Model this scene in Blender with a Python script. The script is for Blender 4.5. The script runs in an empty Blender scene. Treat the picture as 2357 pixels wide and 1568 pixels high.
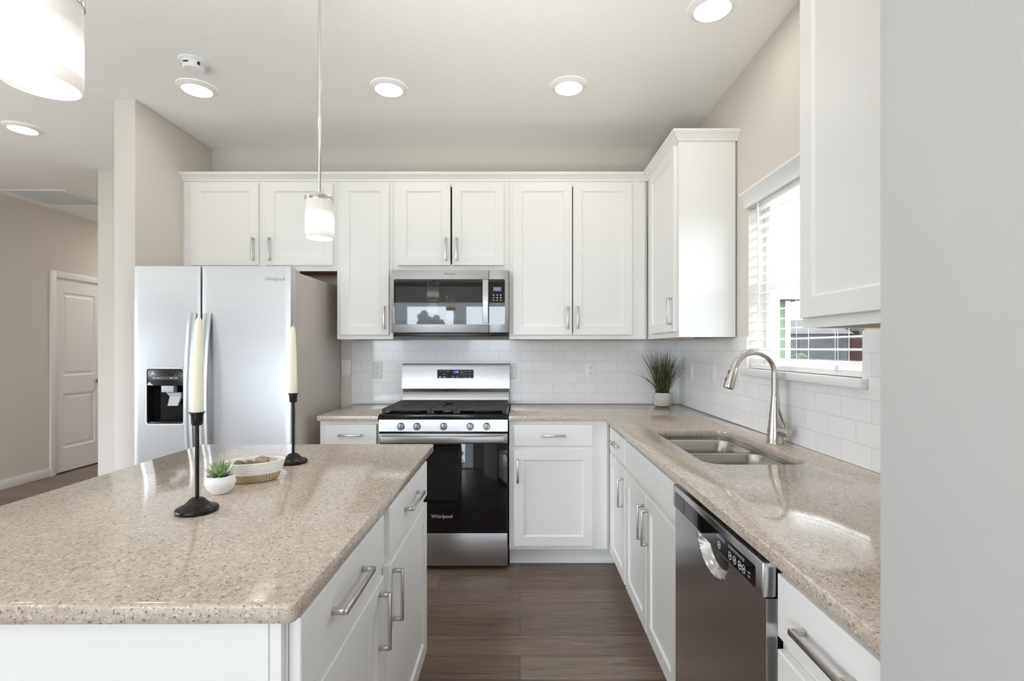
import bpy, bmesh, math, random
from mathutils import Vector, Matrix

S = bpy.context.scene
COL = S.collection
random.seed(7)
PI = math.pi

# ------------------------------------------------------------------ camera
F_PX = 1150.0
CAM_H = 1.3114
cam = bpy.data.cameras.new('camera')
cam.sensor_width = 36.0
cam.lens = F_PX / 2357 * 36.0
cam.shift_x = -18.5 / 2357
cam.shift_y = 18.0 / 2357
cam.clip_start = 0.02
cam_o = bpy.data.objects.new('camera', cam)
cam_o.location = (0, 0, CAM_H)
cam_o.rotation_euler = (PI / 2, 0, 0)
COL.objects.link(cam_o)
S.camera = cam_o

# ------------------------------------------------------------------ world, daylight, exposure
S.view_settings.view_transform = 'Standard'
S.view_settings.look = 'None'
S.view_settings.gamma = 1.0
S.view_settings.exposure = 0.22
S.cycles.use_denoising = True
S.cycles.max_bounces = 10
S.cycles.diffuse_bounces = 6
S.cycles.glossy_bounces = 5
S.cycles.transparent_max_bounces = 24
S.cycles.sample_clamp_indirect = 6.0
S.cycles.caustics_reflective = False
S.cycles.caustics_refractive = False

w = bpy.data.worlds.new('overcast sky')
S.world = w
w.use_nodes = True
wb = w.node_tree.nodes['Background']
wb.inputs['Color'].default_value = (0.84, 0.92, 1.0, 1)
wb.inputs['Strength'].default_value = 8.0

def area(name, loc, rot, sx, sy, power, color=(1, 1, 1), spread=PI):
    l = bpy.data.lights.new(name, 'AREA')
    l.shape = 'RECTANGLE'; l.size = sx; l.size_y = sy
    l.energy = power; l.color = color; l.spread = spread
    o = bpy.data.objects.new(name, l)
    o.location = loc; o.rotation_euler = rot
    COL.objects.link(o)
    return o
# daylight entering through the living-room windows behind the camera and to the left
DAY = (0.79, 0.90, 1.0)
area('daylight_rear_window', (-2.0, -4.40, 1.20), (PI / 2, 0, 0), 4.6, 2.2, 66, DAY)
area('daylight_side_window', (-6.30, 0.2, 1.25), (PI / 2 + 0.30, 0, -PI / 2), 3.2, 2.0, 8, DAY)
# added fill lamps, out of view, aimed up to brighten the ceiling
area('ceiling_fill', (-1.7, -1.0, 0.75), (PI - 0.55, 0, -0.10), 2.6, 1.2, 34, (0.95, 0.98, 1.0), 1.45)
#area('daylight_kitchen_window', (1.33, 2.08, 1.66), (PI / 2, 0, PI / 2), 0.80, 0.80, 14, DAY)
area('ceiling_fill', (-4.2, 0.3, 0.75), (PI - 0.55, 0, 0), 1.0, 1.0, 20, (0.93, 0.97, 1.0), 1.5)
area('ceiling_fill', (-0.25, -0.5, 0.70), (PI - 0.86, 0, -0.14), 0.6, 0.6, 4.2, (1.0, 0.97, 0.92), 0.90)
CAN_POWER, PENDANT_POWER = 0.75, 0.12
WARM = (1.0, 0.96, 0.90)

# ------------------------------------------------------------------ materials
def new_mat(name):
    m = bpy.data.materials.new(name); m.use_nodes = True
    nt = m.node_tree
    return m, nt, nt.nodes['Principled BSDF']
def srgb(r, g, b):
    def c(x):
        x /= 255.0
        return x / 12.92 if x <= 0.04045 else ((x + 0.055) / 1.055) ** 2.4
    return (c(r), c(g), c(b), 1)
def plain(name, col, rough=0.5, metal=0.0, spec=0.5, coat=0.0, ior=None, bump=None):
    m, nt, b = new_mat(name)
    b.inputs['Base Color'].default_value = col
    b.inputs['Roughness'].default_value = rough
    b.inputs['Metallic'].default_value = metal
    b.inputs['Specular IOR Level'].default_value = spec
    b.inputs['Coat Weight'].default_value = coat
    if ior: b.inputs['IOR'].default_value = ior
    if bump:
        sc, st, dist = bump
        tc = nt.nodes.new('ShaderNodeTexCoord')
        n = nt.nodes.new('ShaderNodeTexNoise'); n.inputs['Scale'].default_value = sc; n.inputs['Detail'].default_value = 4
        bp = nt.nodes.new('ShaderNodeBump'); bp.inputs['Strength'].default_value = st; bp.inputs['Distance'].default_value = dist
        nt.links.new(tc.outputs['Object'], n.inputs['Vector'])
        nt.links.new(n.outputs['Fac'], bp.inputs['Height'])
        nt.links.new(bp.outputs['Normal'], b.inputs['Normal'])
    return m
def emit(name, col, strength):
    m, nt, b = new_mat(name)
    b.inputs['Base Color'].default_value = (0.9, 0.9, 0.9, 1) if strength > 4 else (0.05, 0.06, 0.08, 1)
    b.inputs['Emission Color'].default_value = col
    b.inputs['Emission Strength'].default_value = strength
    return m
def ramp(nt, stops):
    r = nt.nodes.new('ShaderNodeValToRGB')
    e = r.color_ramp.elements
    while len(e) < len(stops): e.new(0.5)
    for k, (p, c) in enumerate(stops):
        e[k].position = p; e[k].color = c
    return r

M = {}
M['cabinet'] = plain('white cabinet paint', srgb(242, 241, 239), 0.38, bump=(60, 0.03, 0.002))
M['wall'] = plain('greige wall paint', srgb(221, 215, 208), 0.75, bump=(220, 0.12, 0.002))
M['ceiling'] = plain('flat ceiling paint', srgb(244, 243, 241), 0.9, bump=(70, 0.25, 0.004))
M['trim'] = plain('white trim paint', srgb(243, 243, 242), 0.4)
M['nickel'] = plain('satin nickel', (0.56, 0.53, 0.49, 1), 0.27, 1.0)
M['chrome'] = plain('polished nickel', (0.72, 0.70, 0.67, 1), 0.15, 1.0)
M['black_glass'] = plain('black glass', (0.006, 0.006, 0.007, 1), 0.03, spec=0.5, ior=1.55)
M['mesh_glass'] = plain('screened glass', (0.045, 0.045, 0.047, 1), 0.02, spec=0.5, ior=1.7)
M['display_glass'] = plain('matte black display', (0.006, 0.006, 0.007, 1), 0.12, spec=0.5, ior=1.25)
M['mirror_glass'] = plain('dark reflective glass', (0.008, 0.008, 0.009, 1), 0.015, spec=0.5, ior=1.7)
M['black_plastic'] = plain('black plastic', (0.012, 0.012, 0.013, 1), 0.25)
M['black_enamel'] = plain('black enamel', (0.01, 0.01, 0.012, 1), 0.12)
M['cast_iron'] = plain('cast iron', (0.045, 0.044, 0.045, 1), 0.55, bump=(300, 0.2, 0.001))
M['black_metal'] = plain('blackened metal', (0.010, 0.008, 0.007, 1), 0.24, 0.0, spec=0.3)
M['wax'] = plain('ivory wax', srgb(238, 234, 214), 0.45)
M['wick'] = plain('wick', srgb(230, 225, 210), 0.9)
M['white_ceramic'] = plain('matte white ceramic', srgb(240, 239, 238), 0.55)
M['rope'] = plain('white cotton rope', srgb(238, 235, 230), 0.9, bump=(260, 0.5, 0.002))
M['plastic'] = plain('white plastic', srgb(240, 241, 241), 0.35)
M['slot'] = plain('dark slot', (0.03, 0.03, 0.03, 1), 0.6)
M['grey_print'] = plain('pale print', srgb(205, 208, 212), 0.5)
M['dark_print'] = plain('dark print', srgb(70, 68, 66), 0.5)
M['silver_print'] = plain('silver lettering', srgb(226, 226, 226), 0.3, 0.4)
M['blue_led'] = emit('blue display', (0.12, 0.2, 1, 1), 3.0)
M['pale_led'] = emit('pale display', (0.45, 0.6, 1, 1), 0.6)
M['lcd'] = emit('display window', (0.30, 0.38, 0.60, 1), 0.30)
M['grey_plastic'] = plain('grey plastic', srgb(196, 200, 205), 0.35)
M['fridge_side'] = plain('grey painted steel side', srgb(196, 188, 181), 0.30, 0.0)
M['unfinished'] = plain('unfinished wood', srgb(158, 112, 60), 0.6, bump=(20, 0.1, 0.002))
M['lens'] = emit('lit lens', (1.0, 0.95, 0.86, 1), 9.0)
M['soil'] = plain('dark soil', srgb(58, 47, 38), 0.95)
M['roof'] = plain('asphalt shingles', srgb(50, 47, 45), 0.9, bump=(8, 0.4, 0.03))
M['siding_green'] = plain('sage siding', srgb(86, 98, 80), 0.8)
M['siding_grey'] = plain('grey siding', srgb(58, 60, 62), 0.8)
M['bark'] = plain('bark', srgb(92, 78, 66), 0.9)
M['leafy'] = plain('tree leaves', srgb(48, 63, 36), 0.8, bump=(4, 1.0, 0.2))
M['asphalt'] = plain('asphalt', srgb(150, 150, 150), 0.9)
M['concrete'] = plain('pale concrete', srgb(196, 194, 190), 0.9)
M['curtain'] = plain('sheer curtain', srgb(226, 224, 220), 0.9)
M['dark_plate'] = plain('grey plate', srgb(96, 98, 102), 0.25, 0.6)
M['rubber'] = plain('rubber', (0.02, 0.02, 0.02, 1), 0.7)

def mat_steel(name, axis, base=(0.60, 0.60, 0.61, 1), rough=0.24, grain=0.035):
    m, nt, b = new_mat(name)
    b.inputs['Metallic'].default_value = 1.0
    tc = nt.nodes.new('ShaderNodeTexCoord')
    mp = nt.nodes.new('ShaderNodeMapping')
    sc = [420, 420, 420]; sc[axis] = 3
    mp.inputs['Scale'].default_value = sc
    n = nt.nodes.new('ShaderNodeTexNoise'); n.inputs['Scale'].default_value = 1.0; n.inputs['Detail'].default_value = 2
    nt.links.new(tc.outputs['Object'], mp.inputs['Vector'])
    nt.links.new(mp.outputs['Vector'], n.inputs['Vector'])
    mr = nt.nodes.new('ShaderNodeMapRange')
    mr.inputs['To Min'].default_value = rough - 0.05; mr.inputs['To Max'].default_value = rough + 0.07
    nt.links.new(n.outputs['Fac'], mr.inputs['Value'])
    nt.links.new(mr.outputs['Result'], b.inputs['Roughness'])
    r = ramp(nt, [(0.3, tuple(c * 0.97 for c in base[:3]) + (1,)), (0.7, tuple(min(1, c * 1.02) for c in base[:3]) + (1,))])
    nt.links.new(n.outputs['Fac'], r.inputs['Fac'])
    nt.links.new(r.outputs['Color'], b.inputs['Base Color'])
    bp = nt.nodes.new('ShaderNodeBump'); bp.inputs['Strength'].default_value = grain; bp.inputs['Distance'].default_value = 0.001
    nt.links.new(n.outputs['Fac'], bp.inputs['Height'])
    nt.links.new(bp.outputs['Normal'], b.inputs['Normal'])
    return m
M['steel'] = mat_steel('brushed stainless, horizontal grain', 0, (0.46, 0.46, 0.465, 1), 0.33)
M['steel_y'] = mat_steel('brushed stainless, grain along the run', 1, rough=0.2)
M['steel_fridge'] = mat_steel('brushed stainless door skin', 0, (0.62, 0.63, 0.65, 1), 0.36)
M['steel_sink'] = mat_steel('satin stainless bowl', 0, (0.52, 0.50, 0.47, 1), 0.28, 0.005)
M['faucet'] = mat_steel('brushed nickel', 2, (0.56, 0.53, 0.49, 1), 0.27, 0.0)

def mat_quartz():
    m, nt, b = new_mat('speckled beige quartz')
    L = nt.links.new
    tc = nt.nodes.new('ShaderNodeTexCoord')
    nz = nt.nodes.new('ShaderNodeTexNoise'); nz.inputs['Scale'].default_value = 55; nz.inputs['Detail'].default_value = 3
    L(tc.outputs['Object'], nz.inputs['Vector'])
    mx = nt.nodes.new('ShaderNodeMixRGB'); mx.blend_type = 'ADD'; mx.inputs[0].default_value = 0.018
    L(tc.outputs['Object'], mx.inputs[1]); L(nz.outputs['Color'], mx.inputs[2])
    # soft clouds of tan, then small pale and dark flecks
    n1 = nt.nodes.new('ShaderNodeTexNoise'); n1.inputs['Scale'].default_value = 85; n1.inputs['Detail'].default_value = 5; n1.inputs['Roughness'].default_value = 0.65
    L(tc.outputs['Object'], n1.inputs['Vector'])
    base = ramp(nt, [(0.30, srgb(176, 161, 147)), (0.46, srgb(192, 178, 164)), (0.60, srgb(201, 188, 176)), (0.74, srgb(207, 197, 187))])
    L(n1.outputs['Fac'], base.inputs['Fac'])
    def flecks(prev, scale, ch, lo, hi, col, sharp):
        v = nt.nodes.new('ShaderNodeTexVoronoi'); v.inputs['Scale'].default_value = scale
        L(mx.outputs[0], v.inputs['Vector'])
        se = nt.nodes.new('ShaderNodeSeparateColor'); L(v.outputs['Color'], se.inputs['Color'])
        pick = nt.nodes.new('ShaderNodeMapRange'); pick.inputs['From Min'].default_value = lo; pick.inputs['From Max'].default_value = hi
        L(se.outputs[ch], pick.inputs['Value'])
        near = nt.nodes.new('ShaderNodeMapRange'); near.inputs['From Min'].default_value = 0.5; near.inputs['From Max'].default_value = 0.5 - sharp
        L(v.outputs['Distance'], near.inputs['Value'])
        mu = nt.nodes.new('ShaderNodeMath'); mu.operation = 'MULTIPLY'; L(pick.outputs[0], mu.inputs[0]); L(near.outputs[0], mu.inputs[1])
        m_ = nt.nodes.new('ShaderNodeMixRGB'); m_.inputs[2].default_value = col
        L(mu.outputs[0], m_.inputs[0]); L(prev, m_.inputs[1])
        return m_.outputs[0]
    c = flecks(base.outputs['Color'], 120, 'Blue', 0.74, 0.86, srgb(218, 210, 201), 0.25)
    c = flecks(c, 175, 'Red', 0.80, 0.90, srgb(136, 118, 104), 0.22)
    c = flecks(c, 300, 'Green', 0.82, 0.90, srgb(124, 108, 96), 0.22)
    c = flecks(c, 330, 'Blue', 0.80, 0.92, srgb(226, 220, 213), 0.22)
    L(c, b.inputs['Base Color'])
    b.inputs['Roughness'].default_value = 0.085
    b.inputs['IOR'].default_value = 1.58
    b.inputs['Specular IOR Level'].default_value = 0.5
    return m
M['quartz'] = mat_quartz()

def mat_floor():
    m, nt, b = new_mat('dark wood plank floor')
    L = nt.links.new
    tc = nt.nodes.new('ShaderNodeTexCoord')
    br = nt.nodes.new('ShaderNodeTexBrick')
    br.inputs['Scale'].default_value = 1.0
    br.inputs['Brick Width'].default_value = 1.22; br.inputs['Row Height'].default_value = 0.152
    br.inputs['Mortar Size'].default_value = 0.0012; br.inputs['Mortar Smooth'].default_value = 0.2
    br.inputs['Bias'].default_value = 0.0
    br.inputs['Color1'].default_value = (0, 0, 0, 1); br.inputs['Color2'].default_value = (1, 1, 1, 1)
    br.inputs['Mortar'].default_value = (0.5, 0.5, 0.5, 1)
    br.offset = 0.37; br.offset_frequency = 2
    L(tc.outputs['Object'], br.inputs['Vector'])
    ra = ramp(nt, [(0.0, srgb(116, 99, 88)), (0.5, srgb(130, 113, 102)), (1.0, srgb(142, 126, 114))])
    L(br.outputs['Color'], ra.inputs['Fac'])
    mp = nt.nodes.new('ShaderNodeMapping'); mp.inputs['Scale'].default_value = (2.2, 34, 1)
    # shift the grain from plank to plank
    ad = nt.nodes.new('ShaderNodeMixRGB'); ad.blend_type = 'ADD'; ad.inputs[0].default_value = 1.0
    L(tc.outputs['Object'], ad.inputs[1]); L(br.outputs['Color'], ad.inputs[2])
    L(ad.outputs[0], mp.inputs['Vector'])
    n = nt.nodes.new('ShaderNodeTexNoise'); n.inputs['Scale'].default_value = 1.6; n.inputs['Detail'].default_value = 7; n.inputs['Distortion'].default_value = 1.3
    L(mp.outputs['Vector'], n.inputs['Vector'])
    rg = ramp(nt, [(0.30, (0.50, 0.47, 0.45, 1)), (0.46, (0.92, 0.91, 0.9, 1)), (0.58, (1.0, 1.0, 1.0, 1)), (0.72, (1.42, 1.40, 1.38, 1))])
    L(n.outputs['Fac'], rg.inputs['Fac'])
    mu = nt.nodes.new('ShaderNodeMixRGB'); mu.blend_type = 'MULTIPLY'; mu.inputs[0].default_value = 0.85
    L(ra.outputs['Color'], mu.inputs[1]); L(rg.outputs['Color'], mu.inputs[2])
    dk = nt.nodes.new('ShaderNodeMixRGB'); dk.inputs[2].default_value = srgb(38, 31, 27)
    L(br.outputs['Fac'], dk.inputs[0]); L(mu.outputs[0], dk.inputs[1])
    L(dk.outputs[0], b.inputs['Base Color'])
    b.inputs['Roughness'].default_value = 0.33
    bp = nt.nodes.new('ShaderNodeBump'); bp.inputs['Strength'].default_value = 0.12; bp.inputs['Distance'].default_value = 0.002
    L(n.outputs['Fac'], bp.inputs['Height']); L(bp.outputs['Normal'], b.inputs['Normal'])
    return m
M['floor'] = mat_floor()

def mat_brick(name, axes, bw, rh, mort, c1, c2, cm, rough, off=(0, 0), bump=0.5, rough_m=None):
    m, nt, b = new_mat(name)
    L = nt.links.new
    tc = nt.nodes.new('ShaderNodeTexCoord')
    sp = nt.nodes.new('ShaderNodeSeparateXYZ'); L(tc.outputs['Object'], sp.inputs[0])
    cb = nt.nodes.new('ShaderNodeCombineXYZ')
    for k, a in enumerate(axes):
        ma = nt.nodes.new('ShaderNodeMath'); ma.operation = 'ADD'; ma.inputs[1].default_value = off[k]
        L(sp.outputs[a], ma.inputs[0]); L(ma.outputs[0], cb.inputs[k])
    br = nt.nodes.new('ShaderNodeTexBrick')
    br.inputs['Scale'].default_value = 1.0
    br.inputs['Brick Width'].default_value = bw; br.inputs['Row Height'].default_value = rh
    br.inputs['Mortar Size'].default_value = mort; br.inputs['Mortar Smooth'].default_value = 0.3
    br.inputs['Color1'].default_value = c1; br.inputs['Color2'].default_value = c2; br.inputs['Mortar'].default_value = cm
    L(cb.outputs[0], br.inputs['Vector'])
    L(br.outputs['Color'], b.inputs['Base Color'])
    b.inputs['Roughness'].default_value = rough
    inv = nt.nodes.new('ShaderNodeMath'); inv.operation = 'SUBTRACT'; inv.inputs[0].default_value = 1
    L(br.outputs['Fac'], inv.inputs[1])
    bp = nt.nodes.new('ShaderNodeBump'); bp.inputs['Strength'].default_value = bump; bp.inputs['Distance'].default_value = 0.002
    L(inv.outputs[0], bp.inputs['Height']); L(bp.outputs['Normal'], b.inputs['Normal'])
    return m
TC1, TC2, TCM = srgb(246, 246, 247), srgb(241, 242, 243), srgb(216, 217, 219)
M['tile_back'] = mat_brick('white subway tile, back', (0, 2), 0.1524, 0.0764, 0.0011, TC1, TC2, TCM, 0.09, (1.9, -0.914 + 7.64))
M['tile_side'] = mat_brick('white subway tile, side', (1, 2), 0.1524, 0.0764, 0.0011, TC1, TC2, TCM, 0.09, (1.2, -0.914 + 7.64))
M['brick'] = mat_brick('red brick', (0, 2), 0.4, 0.14, 0.015, srgb(84, 40, 34), srgb(72, 34, 29), srgb(96, 86, 80), 0.9, bump=0.2)

def mat_grass():
    m, nt, b = new_mat('mown lawn')
    tc = nt.nodes.new('ShaderNodeTexCoord')
    n = nt.nodes.new('ShaderNodeTexNoise'); n.inputs['Scale'].default_value = 0.8; n.inputs['Detail'].default_value = 8
    nt.links.new(tc.outputs['Object'], n.inputs['Vector'])
    r = ramp(nt, [(0.3, srgb(60, 72, 44)), (0.7, srgb(82, 92, 62))])
    nt.links.new(n.outputs['Fac'], r.inputs['Fac']); nt.links.new(r.outputs['Color'], b.inputs['Base Color'])
    b.inputs['Roughness'].default_value = 0.95
    return m
M['lawn'] = mat_grass()

def mat_glass():
    m = bpy.data.materials.new('window glass'); m.use_nodes = True
    nt = m.node_tree; nt.nodes.clear()
    out = nt.nodes.new('ShaderNodeOutputMaterial')
    tr = nt.nodes.new('ShaderNodeBsdfTransparent'); gl = nt.nodes.new('ShaderNodeBsdfGlossy'); gl.inputs['Roughness'].default_value = 0.02
    lw = nt.nodes.new('ShaderNodeLayerWeight'); lw.inputs['Blend'].default_value = 0.5
    pw = nt.nodes.new('ShaderNodeMath'); pw.operation = 'POWER'; pw.inputs[1].default_value = 5.0
    nt.links.new(lw.outputs['Facing'], pw.inputs[0])
    fr = nt.nodes.new('ShaderNodeMath'); fr.operation = 'MULTIPLY_ADD'; fr.inputs[1].default_value = 0.9; fr.inputs[2].default_value = 0.03
    nt.links.new(pw.outputs[0], fr.inputs[0])
    mx = nt.nodes.new('ShaderNodeMixShader')
    nt.links.new(fr.outputs[0], mx.inputs[0]); nt.links.new(tr.outputs[0], mx.inputs[1]); nt.links.new(gl.outputs[0], mx.inputs[2])
    nt.links.new(mx.outputs[0], out.inputs['Surface'])
    return m
M['glass'] = mat_glass()
M['wall_front'] = plain('pale grey wall paint', srgb(196, 194, 193), 0.75, bump=(220, 0.12, 0.002))  # wall paint set greyer and darker for the foreground wall
def mat_slat():
    m, nt, b = new_mat('white vinyl slat, slightly translucent')
    b.inputs['Base Color'].default_value = srgb(246, 246, 245); b.inputs['Roughness'].default_value = 0.45
    tl = nt.nodes.new('ShaderNodeBsdfTranslucent'); tl.inputs['Color'].default_value = srgb(244, 244, 242)
    mx = nt.nodes.new('ShaderNodeMixShader'); mx.inputs[0].default_value = 0.45
    nt.links.new(b.outputs[0], mx.inputs[1]); nt.links.new(tl.outputs[0], mx.inputs[2])
    nt.links.new(mx.outputs[0], nt.nodes['Material Output'].inputs['Surface'])
    return m
M['slat'] = mat_slat()

def mat_opal(strength):
    # frosted white glass shade lit from inside: glow strongest round the bulb
    m, nt, b = new_mat('frosted opal glass, lit')
    L = nt.links.new
    tc = nt.nodes.new('ShaderNodeTexCoord')
    sp = nt.nodes.new('ShaderNodeSeparateXYZ'); L(tc.outputs['Object'], sp.inputs[0])
    r = ramp(nt, [(0.0, (0.36, 0.31, 0.27, 1)), (0.13, (0.55, 0.50, 0.44, 1)), (0.25, (2.6, 2.4, 2.15, 1)), (0.38, (2.6, 2.4, 2.15, 1)), (0.56, (0.60, 0.55, 0.49, 1)), (0.68, (0.30, 0.26, 0.225, 1)), (1.0, (0.22, 0.19, 0.165, 1))])
    r.color_ramp.interpolation = 'EASE'
    ma = nt.nodes.new('ShaderNodeMath'); ma.operation = 'MULTIPLY'; ma.inputs[1].default_value = 1 / 0.16
    L(sp.outputs['Z'], ma.inputs[0]); L(ma.outputs[0], r.inputs['Fac'])
    b.inputs['Base Color'].default_value = (0.58, 0.58, 0.57, 1)
    b.inputs['Roughness'].default_value = 0.35
    L(r.outputs['Color'], b.inputs['Emission Color'])
    b.inputs['Emission Strength'].default_value = strength
    return m
M['opal'] = mat_opal(0.72)

def mat_leaf(name, c0, c1, scale=60):
    m, nt, b = new_mat(name)
    tc = nt.nodes.new('ShaderNodeTexCoord')
    n = nt.nodes.new('ShaderNodeTexNoise'); n.inputs['Scale'].default_value = scale
    nt.links.new(tc.outputs['Object'], n.inputs['Vector'])
    r = ramp(nt, [(0.35, c0), (0.65, c1)])
    nt.links.new(n.outputs['Fac'], r.inputs['Fac']); nt.links.new(r.outputs['Color'], b.inputs['Base Color'])
    b.inputs['Roughness'].default_value = 0.45
    return m
M['blade'] = mat_leaf('green grass blade', srgb(30, 36, 22), srgb(100, 110, 58), 45)
M['succulent'] = mat_leaf('succulent leaf', srgb(116, 144, 98), srgb(172, 192, 148), 50)
M['stone'] = mat_leaf('river stone', srgb(150, 128, 108), srgb(186, 166, 146), 90)
M['stone_dark'] = mat_leaf('dark river stone', srgb(108, 88, 72), srgb(140, 120, 102), 90)
M['stone_pale'] = mat_leaf('pale river stone', srgb(176, 174, 166), srgb(204, 200, 192), 90)

def mat_weave(name, c0, c1, sx, sz, rough=0.85, bump=0.8, kz=6.0):
    # rope/herringbone relief round a vertical axis
    m, nt, b = new_mat(name)
    L = nt.links.new
    tc = nt.nodes.new('ShaderNodeTexCoord')
    sp = nt.nodes.new('ShaderNodeSeparateXYZ'); L(tc.outputs['Object'], sp.inputs[0])
    at = nt.nodes.new('ShaderNodeMath'); at.operation = 'ARCTAN2'; L(sp.outputs['Y'], at.inputs[0]); L(sp.outputs['X'], at.inputs[1])
    mu = nt.nodes.new('ShaderNodeMath'); mu.operation = 'MULTIPLY'; mu.inputs[1].default_value = sx; L(at.outputs[0], mu.inputs[0])
    mz = nt.nodes.new('ShaderNodeMath'); mz.operation = 'MULTIPLY'; mz.inputs[1].default_value = sz; L(sp.outputs['Z'], mz.inputs[0])
    pp = nt.nodes.new('ShaderNodeMath'); pp.operation = 'PINGPONG'; pp.inputs[1].default_value = 1.0; L(mz.outputs[0], pp.inputs[0])
    p2 = nt.nodes.new('ShaderNodeMath'); p2.operation = 'MULTIPLY'; p2.inputs[1].default_value = kz; L(pp.outputs[0], p2.inputs[0])
    ad = nt.nodes.new('ShaderNodeMath'); ad.operation = 'ADD'; L(mu.outputs[0], ad.inputs[0]); L(p2.outputs[0], ad.inputs[1])
    sn = nt.nodes.new('ShaderNodeMath'); sn.operation = 'SINE'; L(ad.outputs[0], sn.inputs[0])
    mr = nt.nodes.new('ShaderNodeMapRange'); mr.inputs['From Min'].default_value = -1; L(sn.outputs[0], mr.inputs['Value'])
    r = ramp(nt, [(0.0, c0), (0.6, c1)]); L(mr.outputs['Result'], r.inputs['Fac']); L(r.outputs['Color'], b.inputs['Base Color'])
    bp = nt.nodes.new('ShaderNodeBump'); bp.inputs['Strength'].default_value = bump; bp.inputs['Distance'].default_value = 0.002
    L(mr.outputs['Result'], bp.inputs['Height']); L(bp.outputs['Normal'], b.inputs['Normal'])
    b.inputs['Roughness'].default_value = rough
    return m
M['jute'] = mat_weave('braided jute', srgb(150, 124, 96), srgb(208, 186, 156), 45, 95)
M['pot_weave'] = mat_weave('grey pot with herringbone relief', srgb(180, 176, 172), srgb(216, 213, 209), 60, 110, 0.8, 0.5, 8.0)

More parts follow.
